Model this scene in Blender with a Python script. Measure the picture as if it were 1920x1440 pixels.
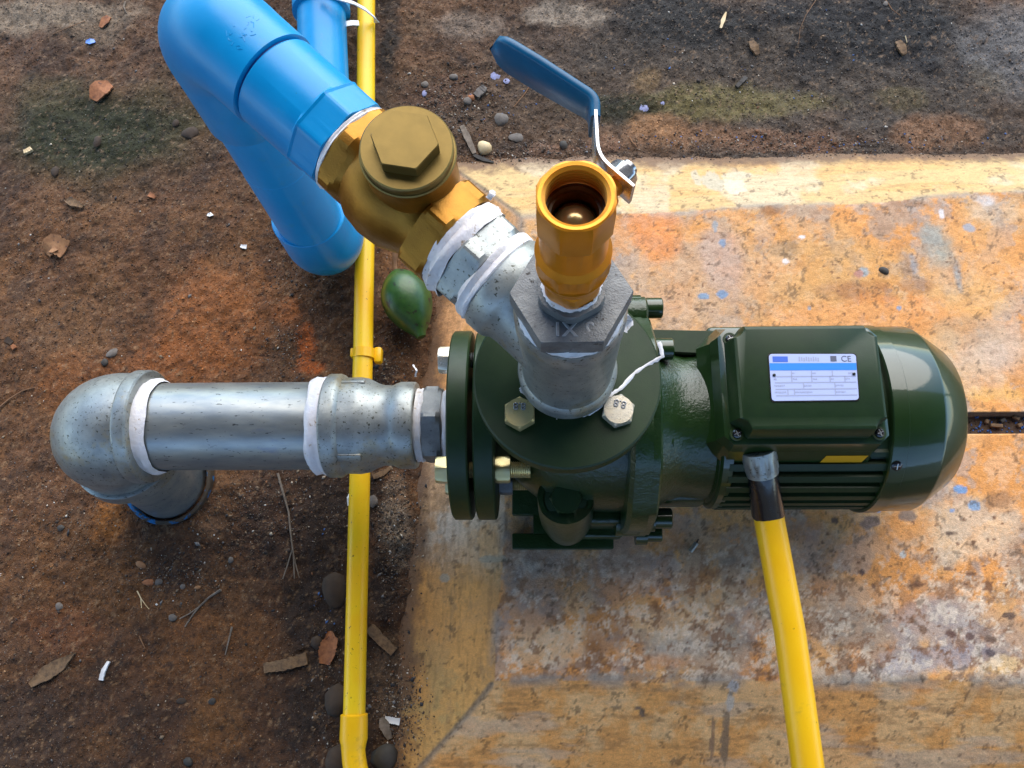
import bpy, bmesh, math, random
import numpy as np
from mathutils import Vector, Matrix
random.seed(7); RNG = np.random.default_rng(11)
S = bpy.context.scene
for o in list(bpy.data.objects): bpy.data.objects.remove(o)
COL = S.collection

# ------------------------------------------------------------------ camera
F = 1490.0; H = 0.97
d = Vector(((1000-960)/F, -(1119-720)/F, -1.0)).normalized()
Zc = -d
Xc = Vector((1, 0, 0)); Xc = (Xc - Zc*Xc.dot(Zc)).normalized()
Yc = Zc.cross(Xc)
MW = Matrix((Xc, Yc, Zc))                  # world from camera
cam = bpy.data.objects.new('camera', bpy.data.cameras.new('camera')); COL.objects.link(cam)
cam.matrix_world = Matrix.Translation((0, 0, H)) @ MW.to_4x4()
cam.data.sensor_width = 36; cam.data.lens = F/1920*36
cam.data.clip_start = 0.01; cam.data.clip_end = 500
S.camera = cam
# ------------------------------------------------------------------ light
SUN_EL, SUN_AZ = math.radians(40), math.radians(12)     # azimuth measured from +Y towards +X
w = bpy.data.worlds.new('World'); S.world = w; w.use_nodes = True
nt = w.node_tree; bg = nt.nodes['Background']
sky = nt.nodes.new('ShaderNodeTexSky'); sky.sky_type = 'NISHITA'; sky.sun_disc = False
sky.sun_elevation = SUN_EL; sky.sun_rotation = SUN_AZ
sky.dust_density = .1; sky.air_density = 1.0; sky.ozone_density = 2.5
nt.links.new(sky.outputs[0], bg.inputs[0]); bg.inputs[1].default_value = 0.14
sun = bpy.data.objects.new('sun', bpy.data.lights.new('sun', 'SUN')); COL.objects.link(sun)
sun.data.energy = 1.5; sun.data.angle = math.radians(64); sun.data.color = (1.0, .88, .72)
sd = Vector((math.sin(SUN_AZ)*math.cos(SUN_EL), math.cos(SUN_AZ)*math.cos(SUN_EL), math.sin(SUN_EL)))
sun.rotation_euler = sd.to_track_quat('Z', 'Y').to_euler()
S.view_settings.view_transform = 'Standard'; S.view_settings.look = 'None'
S.view_settings.exposure = 1.65; S.view_settings.gamma = 1
S.view_settings.use_curve_mapping = False

def W(px, py, z):
    """world point at height z seen at that place of the photograph"""
    r = MW @ Vector(((px-960)/F, -(py-720)/F, -1.0)); t = (z-H)/r.z
    return Vector((r.x*t, r.y*t, z))

# ------------------------------------------------------------------ materials
def mat(name, c1, c2=None, scale=60, rough=.5, metal=0, coat=0, bump=0, bscale=400, spot=None, sscale=120, sth=.62,
        rvar=.1, stretch=None, spec=.5, b2=0, b2scale=60, coatr=.08, c3=None, c3scale=25, c3th=.55, cior=1.5):
    m = bpy.data.materials.new(name); m.use_nodes = True; t = m.node_tree; N = t.nodes; L = t.links
    b = N['Principled BSDF']; tc = N.new('ShaderNodeTexCoord'); src = tc.outputs['Object']
    if stretch:
        mp = N.new('ShaderNodeMapping'); mp.inputs['Scale'].default_value = stretch; L.new(src, mp.inputs[0]); src = mp.outputs[0]
    def noise(sc, det=5, ro=.6):
        n = N.new('ShaderNodeTexNoise'); n.inputs['Scale'].default_value = sc; n.inputs['Detail'].default_value = det
        n.inputs['Roughness'].default_value = ro; L.new(src, n.inputs['Vector']); return n.outputs['Fac']
    def ramp(f, a, bb):
        r = N.new('ShaderNodeMapRange'); r.inputs[1].default_value = a; r.inputs[2].default_value = bb; L.new(f, r.inputs[0]); return r.outputs[0]
    def mix(f, A, B):
        x = N.new('ShaderNodeMix'); x.data_type = 'RGBA'; L.new(f, x.inputs[0])
        for k, v in ((6, A), (7, B)):
            if isinstance(v, tuple): x.inputs[k].default_value = (*v, 1)
            else: L.new(v, x.inputs[k])
        return x.outputs[2]
    base = c1
    if c2: base = mix(ramp(noise(scale), .35, .65), c1, c2)
    if c3: base = mix(ramp(noise(c3scale, 6, .7), c3th, c3th+.1), base, c3)
    if spot: base = mix(ramp(noise(sscale, 4, .65), sth, sth+.05), base, spot)
    if isinstance(base, tuple): b.inputs['Base Color'].default_value = (*base, 1)
    else: L.new(base, b.inputs['Base Color'])
    r = N.new('ShaderNodeMapRange'); r.inputs[3].default_value = max(.02, rough-rvar); r.inputs[4].default_value = min(1, rough+rvar)
    L.new(noise(scale*1.7+3), r.inputs[0]); L.new(r.outputs[0], b.inputs['Roughness'])
    b.inputs['Metallic'].default_value = metal; b.inputs['Coat Weight'].default_value = coat; b.inputs['Coat Roughness'].default_value = coatr
    b.inputs['Specular IOR Level'].default_value = spec; b.inputs['Coat IOR'].default_value = cior
    nrm = None
    for st, sc, dist in ((b2, b2scale, .002), (bump, bscale, .0006)):
        if st:
            bp = N.new('ShaderNodeBump'); bp.inputs['Strength'].default_value = st; bp.inputs['Distance'].default_value = dist
            L.new(noise(sc, 3), bp.inputs['Height'])
            if nrm: L.new(nrm, bp.inputs['Normal'])
            nrm = bp.outputs[0]
    if nrm:
        L.new(nrm, b.inputs['Normal'])
        if coat: L.new(nrm, b.inputs['Coat Normal'])
    return m

def attr_mat(name, rough, bump, bscale, fine=900, var=.35, b2=0, b2s=90, fleck=((.3, .24, .17), 700, .72)):
    m = bpy.data.materials.new(name); m.use_nodes = True; t = m.node_tree; N = t.nodes; L = t.links
    b = N['Principled BSDF']; a = N.new('ShaderNodeAttribute'); a.attribute_name = 'tint'
    tc = N.new('ShaderNodeTexCoord')
    n = N.new('ShaderNodeTexNoise'); n.inputs['Scale'].default_value = fine; n.inputs['Detail'].default_value = 3; L.new(tc.outputs['Object'], n.inputs['Vector'])
    r = N.new('ShaderNodeMapRange'); r.inputs[1].default_value = .3; r.inputs[2].default_value = .7
    r.inputs[3].default_value = 1-var; r.inputs[4].default_value = 1+var; L.new(n.outputs['Fac'], r.inputs[0])
    v = N.new('ShaderNodeVectorMath'); v.operation = 'SCALE'; L.new(a.outputs['Color'], v.inputs[0]); L.new(r.outputs[0], v.inputs['Scale'])
    n2 = N.new('ShaderNodeTexNoise'); n2.inputs['Scale'].default_value = fine*.32; n2.inputs['Detail'].default_value = 6; n2.inputs['Roughness'].default_value = .75; L.new(tc.outputs['Object'], n2.inputs['Vector'])
    r2 = N.new('ShaderNodeMapRange'); r2.inputs[1].default_value = .32; r2.inputs[2].default_value = .68; r2.inputs[3].default_value = 1-var*1.1; r2.inputs[4].default_value = 1+var*1.1; L.new(n2.outputs['Fac'], r2.inputs[0])
    v2 = N.new('ShaderNodeVectorMath'); v2.operation = 'SCALE'; L.new(v.outputs[0], v2.inputs[0]); L.new(r2.outputs[0], v2.inputs['Scale'])
    n3 = N.new('ShaderNodeTexNoise'); n3.inputs['Scale'].default_value = fleck[1]; n3.inputs['Detail'].default_value = 2; L.new(tc.outputs['Object'], n3.inputs['Vector'])
    r3 = N.new('ShaderNodeMapRange'); r3.inputs[1].default_value = fleck[2]; r3.inputs[2].default_value = fleck[2]+.04; L.new(n3.outputs['Fac'], r3.inputs[0])
    mx = N.new('ShaderNodeMix'); mx.data_type = 'RGBA'; L.new(r3.outputs[0], mx.inputs[0]); L.new(v2.outputs[0], mx.inputs[6]); mx.inputs[7].default_value = (*fleck[0], 1)
    L.new(mx.outputs[2], b.inputs['Base Color']); b.inputs['Roughness'].default_value = rough
    nrm = None
    for st, sc, di in ((b2, b2s, .004), (bump, bscale, .0012)):
        if st:
            q = N.new('ShaderNodeTexNoise'); q.inputs['Scale'].default_value = sc; q.inputs['Detail'].default_value = 5; q.inputs['Roughness'].default_value = .65
            L.new(tc.outputs['Object'], q.inputs['Vector'])
            bp = N.new('ShaderNodeBump'); bp.inputs['Strength'].default_value = st; bp.inputs['Distance'].default_value = di
            L.new(q.outputs['Fac'], bp.inputs['Height'])
            if nrm: L.new(nrm, bp.inputs['Normal'])
            nrm = bp.outputs[0]
    L.new(nrm, b.inputs['Normal']); return m

M = {}
M['soil'] = attr_mat('soil', .9, .8, 700, 1100, .36, .6, 190, ((.36, .29, .21), 620, .69))
M['concrete'] = attr_mat('concrete', .72, .6, 700, 900, .12, .35, 140, ((.13, .08, .05), 520, .765))
M['grain'] = attr_mat('grain', .85, .3, 900, 600, .2, 0, 90, ((.3, .2, .1), 300, .9))
M['blue'] = mat('blue_pvc', (.0, .245, .53), (.0, .275, .58), 18, .34, spec=.35, bump=.12, bscale=120, rvar=.07, spot=(.02, .13, .22), sscale=230, sth=.70, c3=(.02, .26, .48), c3scale=40, c3th=.6, b2=.06, b2scale=30)
M['sleeve'] = mat('soiled_blue_sleeve', (.0, .16, .42), (.01, .10, .22), 40, .6, spot=(.07, .05, .03), sscale=60, sth=.47, bump=.5)
M['bluedrk'] = mat('blue_pvc_groove_shade', (.003, .04, .2), rough=.5)  # darker copy of the blue pvc, with the groove's shade in its colour
M['green'] = mat('green_enamel', (.009, .028, .005), (.012, .034, .006), 40, .36, spec=.35, coat=.6, coatr=.05, cior=1.65, bump=.05, bscale=500, rvar=.06, spot=(.05, .07, .035), sscale=700, sth=.735)
M['greencast'] = mat('green_enamel_on_castings', (.009, .029, .005), (.012, .036, .007), 60, .38, spec=.35, coat=.55, coatr=.14, cior=1.5, bump=.55, bscale=420, b2=.30, b2scale=170, spot=(.045, .05, .02), sscale=600, sth=.74)
M['greenflat'] = mat('green_enamel_satin', (.008, .025, .005), (.011, .031, .006), 70, .5, spec=.3, coat=.15, coatr=.25, bump=.15, bscale=900, spot=(.09, .10, .07), sscale=900, sth=.76)
M['galv'] = mat('galvanised_steel', (.25, .27, .26), (.38, .40, .37), 45, .42, metal=.6, bump=.22, bscale=700, spot=(.08, .08, .06), sscale=330, sth=.60, rvar=.14, b2=.12, b2scale=120, c3=(.34, .30, .20), c3scale=17)
M['galvpipe'] = mat('galvanised_pipe_steel', (.27, .30, .30), (.40, .41, .37), 22, .36, metal=.65, bump=.10, bscale=500, spot=(.05, .055, .055), sscale=110, sth=.63, rvar=.14, stretch=(1, 3.2, 3.2), c3=(.26, .29, .34), c3scale=13, c3th=.60)
M['galvdark'] = mat('weathered_malleable_iron', (.14, .145, .145), (.23, .235, .225), 60, .5, metal=.5, bump=.5, bscale=900, spot=(.04, .035, .03), sscale=200, sth=.64, b2=.2, b2scale=160)
M['markiron'] = mat('worn_edge_lit_iron', (.42, .43, .43), (.32, .33, .33), 200, .45, metal=.6)  # worn raised letters, coloured lighter as if their edges caught the light
M['brasscast'] = mat('cast_brass', (.24, .105, .010), (.34, .155, .016), 35, .38, metal=.72, bump=.3, bscale=900, spot=(.09, .06, .02), sscale=170, sth=.69, rvar=.08)
M['brassdull'] = mat('machined_brass', (.17, .115, .03), (.21, .14, .036), 50, .42, metal=.7, bump=.1, bscale=1500, spot=(.10, .07, .03), sscale=150, sth=.72)
M['orange'] = mat('yellow_brass', (.70, .24, .012), (.78, .29, .016), 70, .33, metal=.5, bump=.08, bscale=1200, rvar=.06)
M['seat'] = mat('bore_seat', (.16, .09, .03), (.07, .04, .015), 90, .5, metal=.2)
M['ball'] = mat('ball_brass', (.62, .46, .22), (.45, .3, .12), 90, rough=.2, metal=.7)
M['zinc'] = mat('zinc_plate', (.62, .58, .48), (.68, .60, .44), 70, .28, metal=.55, bump=.1, bscale=700)
M['yzinc'] = mat('yellow_zinc_plate', (.60, .48, .20), (.52, .44, .22), 90, .3, metal=.55, bump=.1, bscale=700)
M['steel'] = mat('bright_steel', (.55, .56, .57), (.45, .46, .47), 60, .26, metal=.95, bump=.05)
M['black'] = mat('black_sleeve', (.006, .006, .008), rough=.25, coat=.4, bump=.3, bscale=120)
M['grip'] = mat('blue_vinyl_grip', (.0, .075, .165), (.001, .092, .19), 60, .36, spec=.35, bump=.1, bscale=300, spot=(.02, .1, .15), sscale=300, sth=.7)
M['yellow'] = mat('yellow_pvc', (.93, .49, .005), (.95, .54, .008), 20, .36, spot=(.25, .13, .02), sscale=260, sth=.69, c3=(.60, .34, .02), c3scale=16, c3th=.60, bump=.06, bscale=200)
M['yellow2'] = mat('yellow_pvc_old', (.92, .62, .015), (.93, .51, .008), 12, .36, spot=(.13, .06, .01), sscale=230, sth=.655, bump=.06, bscale=200)
M['tape'] = mat('ptfe_tape', (.80, .78, .79), (.70, .66, .62), 60, .5, bump=.8, bscale=300, b2=.35, b2scale=130, spot=(.42, .32, .22), sscale=110, sth=.62)
M['white'] = mat('white_plastic', (.72, .72, .70), rough=.4)
M['plate'] = mat('nameplate_print', (.42, .48, .70), rough=.35)
M['pblue'] = mat('print_blue', (.01, .22, .72), rough=.35)
M['pdark'] = mat('print_navy', (.03, .12, .55), rough=.4)
M['pgrey'] = mat('print_grey', (.33, .36, .50), rough=.4)
M['pink'] = mat('print_ink', (.08, .09, .14), rough=.4)
M['warn'] = mat('warning_orange', (.75, .36, .01), rough=.4)
M['fruit'] = mat('fruit_skin', (.010, .055, .010), (.03, .09, .012), 60, .42, coat=.1, bump=.4, bscale=150, spot=(.014, .014, .008), sscale=70, sth=.585)
M['stem'] = mat('dry_stem', (.25, .13, .06), (.18, .09, .04), 90, .8, bump=.6, bscale=300)
M['wood'] = mat('weathered_wood', (.22, .13, .06), (.10, .06, .03), 220, .85, bump=.8, bscale=600)
M['woodgrey'] = mat('grey_weathered_wood', (.24, .19, .14), (.13, .10, .07), 150, .85, bump=.8, bscale=600)
M['leaf'] = mat('dry_leaf', (.34, .17, .07), (.22, .10, .04), 120, .8, bump=.6, bscale=300, spot=(.1, .05, .03), sscale=150, sth=.6)
M['leaforange'] = mat('rust_leaf', (.36, .14, .05), (.22, .08, .03), 200, .8, bump=.6, bscale=300, spot=(.12, .05, .03), sscale=150, sth=.62)
M['stone'] = mat('brown_stone', (.035, .022, .013), (.065, .040, .022), 60, .85, bump=.6, bscale=300)
M['stonegrey'] = mat('grey_stone', (.17, .145, .12), (.10, .085, .07), 90, .85, bump=.6, bscale=300)
M['stonecream'] = mat('cream_stone', (.70, .55, .32), (.60, .44, .22), 90, .7, bump=.4, bscale=200)
M['stonedark'] = mat('dark_stone', (.030, .026, .020), (.05, .042, .032), 60, .7, bump=.4, bscale=200, spot=(.2, .19, .18), sscale=30, sth=.62)
M['chipblue'] = mat('blue_shaving', (.12, .25, .65), rough=.4)
M['lilac'] = mat('lilac_paint_flake', (.28, .30, .50), (.2, .2, .3), 200, .7)
M['roof'] = mat('dark_roof_sheet', (.030, .028, .025), (.04, .036, .03), 3, .7)
M['post'] = mat('post_paint', (.2, .18, .15), rough=.7)
M['bore'] = mat('dark_bore', (.01, .01, .01), rough=.9)

# ------------------------------------------------------------------ mesh helpers
def frame(D, ref=Vector((0, 0, 1))):
    D = Vector(D).normalized()
    if abs(D.dot(ref)) > .97: ref = Vector((0, 1, 0))
    A = ref.cross(D).normalized(); B = D.cross(A)
    return A, B, D
class MB:
    def __init__(s): s.v = []; s.f = []
    def add(s, v, f):
        k = len(s.v); s.v += [tuple(a) for a in v]; s.f += [tuple(i+k for i in q) for q in f]; return s
    def lathe(s, prof, O, D, seg=64, caps=(1, 1), wob=0, ref=Vector((0, 0, 1)), yclip=None):
        """prof rows: (s, r) round or (s, r, n, acrossflats, rot) flattened to an n-gon"""
        O = Vector(O); A, B, D = frame(D, ref); V = []; Fc = []
        for row in prof:
            for k in range(seg):
                th = 2*math.pi*k/seg; r = row[1]
                if len(row) > 2:
                    n, af = row[2], row[3]; ro = row[4] if len(row) > 4 else 0
                    a = (th-ro) % (2*math.pi/n) - math.pi/n
                    r = min(r, af/2/math.cos(a))
                if wob: r += random.uniform(-wob, wob)
                V.append(O + D*row[0] + (A*math.cos(th)+B*math.sin(th))*r)
        m = len(prof)
        for i in range(m-1):
            for k in range(seg):
                a = i*seg+k; b = i*seg+(k+1) % seg; Fc.append((a, b, b+seg, a+seg))
        if caps[0]: Fc.append(tuple(range(seg-1, -1, -1)))
        if caps[1]: Fc.append(tuple((m-1)*seg+k for k in range(seg)))
        if yclip is not None:
            for v in V: v.z = max(v.z, yclip)
        return s.add(V, Fc)
    def sweep(s, pts, rad, seg=24, caps=(1, 1), flat=1, up=None, wob=0):
        pts = [Vector(p) for p in pts]; n = len(pts)
        if not hasattr(rad, '__len__'): rad = [rad]*n
        T = [(pts[min(i+1, n-1)]-pts[max(i-1, 0)]).normalized() for i in range(n)]
        A, B, _ = frame(T[0], up or Vector((0, 0, 1))); V = []; Fc = []
        for i in range(n):
            if i: A = (A - T[i]*A.dot(T[i])).normalized(); B = T[i].cross(A)
            for k in range(seg):
                th = 2*math.pi*k/seg; r = rad[i]+(random.uniform(-wob, wob) if wob else 0)
                V.append(pts[i] + (A*math.cos(th) + B*math.sin(th)*flat)*r)
        for i in range(n-1):
            for k in range(seg):
                a = i*seg+k; b = i*seg+(k+1) % seg; Fc.append((a, b, b+seg, a+seg))
        if caps[0]: Fc.append(tuple(range(seg-1, -1, -1)))
        if caps[1]: Fc.append(tuple((n-1)*seg+k for k in range(seg)))
        return s.add(V, Fc)
    def box(s, c, size, bev=.0, R=None, seg=2):
        b = bmesh.new(); bmesh.ops.create_cube(b, size=1)
        for v in b.verts: v.co = Vector((v.co.x*size[0], v.co.y*size[1], v.co.z*size[2]))
        if bev: bmesh.ops.bevel(b, geom=b.edges[:], offset=bev, segments=seg, affect='EDGES', profile=.5)
        b.verts.ensure_lookup_table()
        V = [(R @ v.co if R else v.co)+Vector(c) for v in b.verts]; Fc = [tuple(v.index for v in f.verts) for f in b.faces]
        b.free(); return s.add(V, Fc)
    def levels(s, outl, lev, R=None, O=(0, 0, 0)):
        """outline extruded through (z, inset) levels"""
        n = len(outl); P = [Vector((a, b)) for a, b in outl]; Nn = []
        for i in range(n):
            t = (P[(i+1) % n]-P[i-1]).normalized(); Nn.append(Vector((-t.y, t.x)))
        V = []; Fc = []
        for z, ins in lev:
            for i in range(n):
                q = P[i]+Nn[i]*ins; p = Vector((q.x, q.y, z)); V.append((R @ p if R else p)+Vector(O))
        for i in range(len(lev)-1):
            for k in range(n):
                a = i*n+k; b = i*n+(k+1) % n; Fc.append((a, b, b+n, a+n))
        Fc.append(tuple(range(n-1, -1, -1))); Fc.append(tuple((len(lev)-1)*n+k for k in range(n)))
        return s.add(V, Fc)
    def blob(s, c, size, n=2, amp=.18, R=None, seed=0):
        b = bmesh.new(); bmesh.ops.create_icosphere(b, subdivisions=n, radius=1); rr = random.Random(seed)
        ph = [rr.uniform(0, 6) for _ in range(6)]
        V = []
        for v in b.verts:
            q = v.co; k = 1+amp*(math.sin(q.x*2.3+ph[0])*math.sin(q.y*2.9+ph[1])+.6*math.sin(q.z*3.7+ph[2]+q.x*2)+rr.uniform(-.25, .25))
            p = Vector((q.x*size[0]*k, q.y*size[1]*k, q.z*size[2]*k)); V.append((R @ p if R else p)+Vector(c))
        Fc = [tuple(v.index for v in f.verts) for f in b.faces]; b.free(); return s.add(V, Fc)
    def build(s, name, m, parent=None, ang=32, **props):
        me = bpy.data.meshes.new(name); org = Vector((0, 0, 0))
        V = s.v
        ob = bpy.data.objects.new(name, me); COL.objects.link(ob)
        if parent is not None:
            p = parent
            while p is not None: org += p.location; p = p.parent
            ob.parent = parent
        else:
            org = Vector([sum(v[i] for v in V)/len(V) for i in range(3)]); org.z = min(v[2] for v in V); ob.location = org
        me.from_pydata([tuple(Vector(v)-org) for v in V], [], s.f); me.update()
        b = bmesh.new(); b.from_mesh(me); bmesh.ops.recalc_face_normals(b, faces=b.faces); b.to_mesh(me); b.free()
        me.shade_smooth(); me.set_sharp_from_angle(angle=math.radians(ang)); me.materials.append(M[m])
        for k, v in props.items(): ob[k] = v
        return ob
def thing(name, loc, label, cat, group=None):
    o = bpy.data.objects.new(name, None); COL.objects.link(o); o.location = loc; o.empty_display_size = .02
    o['label'] = label; o['category'] = cat
    if group: o['group'] = group
    return o
def text(s, size, loc, R, m, parent, name, depth=.0004, bev=.0, mirror=False):
    cu = bpy.data.curves.new(name, 'FONT'); cu.body = s; cu.size = size; cu.extrude = depth; cu.align_x = 'CENTER'; cu.align_y = 'CENTER'; cu.bevel_depth = bev
    o = bpy.data.objects.new('tmp', cu); COL.objects.link(o); bpy.context.view_layer.update()
    me = bpy.data.meshes.new_from_object(o.evaluated_get(bpy.context.evaluated_depsgraph_get()))
    bpy.data.objects.remove(o)
    mb = MB(); V = []
    for v in me.vertices:
        q = v.co.copy()
        if mirror: q.x = -q.x
        V.append(R @ q + Vector(loc))
    mb.add(V, [tuple(p.vertices) for p in me.polygons]); return mb.build(name, m, parent)
def lerp(a, b, t): return Vector(a)*(1-t)+Vector(b)*t

# ------------------------------------------------------------------ noise for ground colours
def vn(x, y, seed):
    rg = np.random.default_rng(seed); T = rg.random((256, 256)); xi = np.floor(x).astype(int); yi = np.floor(y).astype(int)
    fx = x-xi; fy = y-yi; fx = fx*fx*(3-2*fx); fy = fy*fy*(3-2*fy); a = xi % 256; b = yi % 256; a1 = (a+1) % 256; b1 = (b+1) % 256
    return (T[a, b]*(1-fx)+T[a1, b]*fx)*(1-fy)+(T[a, b1]*(1-fx)+T[a1, b1]*fx)*fy
def fbm(x, y, sc, seed, octv=5, gain=.55):
    t = 0; am = 1; tot = 0
    for k in range(octv):
        ca, sa = math.cos(k*.9), math.sin(k*.9)
        t = t+am*vn((x*ca-y*sa)*sc+37*k, (x*sa+y*ca)*sc+11*k, seed+k); tot += am; am *= gain; sc *= 2.03
    return t/tot
def sm(a, b, x): t = np.clip((x-a)/(b-a), 0, 1); return t*t*(3-2*t)
def C(*a): return np.array(a, float)
def mixc(col, c, m): return col*(1-m[:, None])+np.asarray(c)[None, :]*m[:, None]
def blobs(col, x, y, lst, z, seed, edge=.5):
    for i, (px, py, rx, ry, c, k) in enumerate(lst):
        p = W(px, py, z); ax = abs((W(px+rx, py, z)-p).x); ay = abs((W(px, py-ry, z)-p).y)
        n = fbm(x, y, .35/max(.004, min(ax, ay)), seed+i*3, 5, .68)
        dd = np.sqrt(((x-p.x)/ax)**2+((y-p.y)/ay)**2)+(n-.5)*1.9
        col = mixc(col, c, (1-sm(1-edge, 1+edge*.3, dd))*k)
    return col
def tint(me, col, name='tint'):
    a = me.color_attributes.new(name, 'FLOAT_COLOR', 'POINT')
    a.data.foreach_set('color', np.concatenate([np.clip(col, 0, 1), np.ones((len(col), 1))], 1).astype(np.float32).ravel())
def grade(c, name, yy):
    g = c.mean(1)[:, None]; k = (1.22-.30*sm(.45, .62, yy))[:, None] if name == 'ground' else 1.30
    c = g+(c-g)*k; return np.clip(c*np.array([1.04, .86, .68] if name == 'ground' else [1.25, 1.10, .95]), .004, .9)
def grid(name, xs, ys, zf, cf, m, **props):
    X, Y = np.meshgrid(xs, ys); x = X.ravel(); y = Y.ravel(); z = zf(x, y); nx, ny = len(xs), len(ys)
    me = bpy.data.meshes.new(name); me.vertices.add(len(x)); me.vertices.foreach_set('co', np.stack([x, y, z], 1).ravel())
    i = np.arange(nx*ny).reshape(ny, nx); q = np.stack([i[:-1, :-1], i[:-1, 1:], i[1:, 1:], i[1:, :-1]], -1).reshape(-1, 4)
    me.loops.add(q.size); me.loops.foreach_set('vertex_index', q.ravel()); me.polygons.add(len(q))
    me.polygons.foreach_set('loop_start', np.arange(len(q))*4); me.update(calc_edges=True); me.validate(); me.shade_smooth()
    tint(me, grade(cf(x, y, z), name, y)); me.materials.append(M[m]); o = bpy.data.objects.new(name, me); COL.objects.link(o)
    for k, v in props.items(): o[k] = v
    return o

# ------------------------------------------------------------------ ground
def gz(x, y):
    f = np.exp(-((x/1.2)**2+((y-.3)/1.2)**2)**2)
    base = (fbm(x, y, 9, 3, 4)-.5)*.014 + (fbm(x, y, 60, 9, 4, .6)-.5)*.008 + (fbm(x, y, 240, 19, 3, .75)-.5)*.0030*np.clip(f+.0, 0, 1)
    return base
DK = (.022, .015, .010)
GB = [  # px, py, rx, ry, colour, strength
 (1450, 130, 700, 190, (.055, .050, .043), .95), (1000, 220, 330, 90, (.07, .05, .032), .8),
 (240, 255, 280, 125, (.050, .047, .016), .8), (140, 250, 170, 75, (.020, .028, .008), .9), (330, 230, 100, 55, (.030, .034, .011), .8), (110, 170, 120, 40, (.07, .06, .025), .6),
 (70, 30, 190, 28, (.24, .22, .18), .8), (180, 60, 80, 30, (.19, .16, .12), .6), (120, 600, 160, 120, (.15, .095, .055), .5),
 (400, 590, 115, 105, (.20, .095, .042), .8), (330, 660, 120, 50, (.19, .085, .036), .7), (480, 520, 60, 40, (.15, .08, .04), .6), (545, 590, 42, 42, (.25, .11, .048), .8), (572, 650, 20, 48, (.30, .105, .04), .9), (590, 690, 24, 14, (.30, .105, .04), .85),
 (250, 720, 200, 60, (.17, .075, .03), .5), (205, 985, 45, 60, (.23, .11, .035), .75), (400, 985, 40, 30, (.19, .13, .09), .7), (150, 1080, 140, 90, (.11, .06, .026), .6), (110, 1180, 110, 50, (.13, .06, .028), .6),
 (420, 1220, 160, 90, (.15, .08, .035), .65), (400, 1370, 60, 80, (.20, .11, .045), .6), (350, 1180, 60, 30, (.19, .10, .05), .6), (190, 1400, 60, 50, (.16, .09, .04), .6),
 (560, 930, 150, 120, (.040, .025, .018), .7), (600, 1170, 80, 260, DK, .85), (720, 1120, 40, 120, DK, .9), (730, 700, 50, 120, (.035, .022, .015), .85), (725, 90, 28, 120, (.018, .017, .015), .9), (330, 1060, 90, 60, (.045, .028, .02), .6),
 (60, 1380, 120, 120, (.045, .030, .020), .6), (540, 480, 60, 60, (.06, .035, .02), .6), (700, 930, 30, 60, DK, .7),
 (742, 975, 34, 75, (.27, .25, .22), .8), (730, 1260, 60, 90, (.13, .105, .08), .55), (740, 1330, 30, 40, (.16, .13, .10), .5),
 (1250, 40, 130, 60, (0.019, 0.020, 0.020), .95), (1330, 50, 90, 45, (0.014, 0.015, 0.015), .95), (1475, 35, 26, 24, (.010, .011, .010), .95), (1640, 50, 150, 60, (0.015, 0.017, 0.019), .95), (1560, 20, 140, 40, (0.016, 0.017, 0.019), .95), (1740, 110, 110, 60, (0.019, 0.021, 0.025), .95), (1530, 105, 50, 50, (0.016, 0.016, 0.016), .95),
 (1860, 95, 110, 75, (.11, .125, .145), .85), (1900, 50, 80, 50, (.15, .165, .185), .7), (1420, 150, 200, 30, (.075, .065, .052), .5),
 (1330, 190, 200, 30, (.13, .125, .045), .8), (1220, 150, 30, 30, (.18, .13, .06), .7), (1140, 205, 90, 32, (.018, .022, .008), .9), (1690, 180, 60, 22, (.10, .09, .04), .6), (1850, 150, 60, 30, (.09, .075, .04), .5),
 (1260, 250, 170, 34, (.24, .14, .075), .75), (1500, 262, 160, 22, (.20, .115, .07), .6), (1750, 245, 120, 34, (.23, .135, .075), .7), (1230, 235, 60, 22, (.29, .17, .08), .7), (1610, 240, 60, 30, (.05, .045, .04), .7), (1890, 250, 40, 24, (.045, .04, .035), .7),
 (870, 45, 70, 26, (.22, .20, .18), .55), (1070, 25, 70, 26, (.30, .29, .26), .7), (780, 50, 40, 30, (.11, .075, .045), .6), (800, 180, 90, 50, (.085, .045, .028), .6), (930, 275, 110, 18, (.04, .032, .026), .7), (1120, 270, 50, 16, (.2, .12, .08), .6), (1040, 280, 60, 14, (.22, .14, .10), .6),
]
def gcol(x, y, z):
    col = np.tile(C(.088, .050, .027), (len(x), 1))
    col = mixc(col, (.125, .072, .036), sm(.42, .62, fbm(x, y, 14, 40, 5, .65))*.7)
    col = mixc(col, (.045, .028, .017), sm(.5, .66, fbm(x, y, 22, 50, 5, .65))*.7)
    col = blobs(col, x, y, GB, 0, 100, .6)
    f = fbm(x, y, 160, 60, 4, .75); col = col*(.50+1.15*f)[:, None]*(1-.34*(1-sm(-.22, .16, y)))[:, None]
    col = mixc(col, (.25, .19, .13), sm(.665, .74, fbm(x, y, 240, 70, 3, .7))*.55)
    col = mixc(col, (.012, .009, .007), sm(.64, .72, fbm(x, y, 130, 80, 4, .7))*.6)
    return col
ex = np.array([-60, -30, -15, -8, -5, -3.5, -2.5, -2, -1.6, -1.3, -1.15, -1.05, -.97])
xs = np.concatenate([ex, np.arange(-.92, .86, .0024), [.9, .96, 1.05, 1.15, 1.3, 1.6, 2, 2.5, 3.5, 5, 8, 15, 30, 60]])
ys = np.concatenate([ex+.62, np.arange(-.30, 1.0, .0024), [1.05, 1.1, 1.2, 1.35, 1.6, 2, 2.5, 3.5, 5, 8, 15, 30, 60]])
grid('ground', xs, ys, gz, gcol, 'soil', kind='structure')

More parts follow.
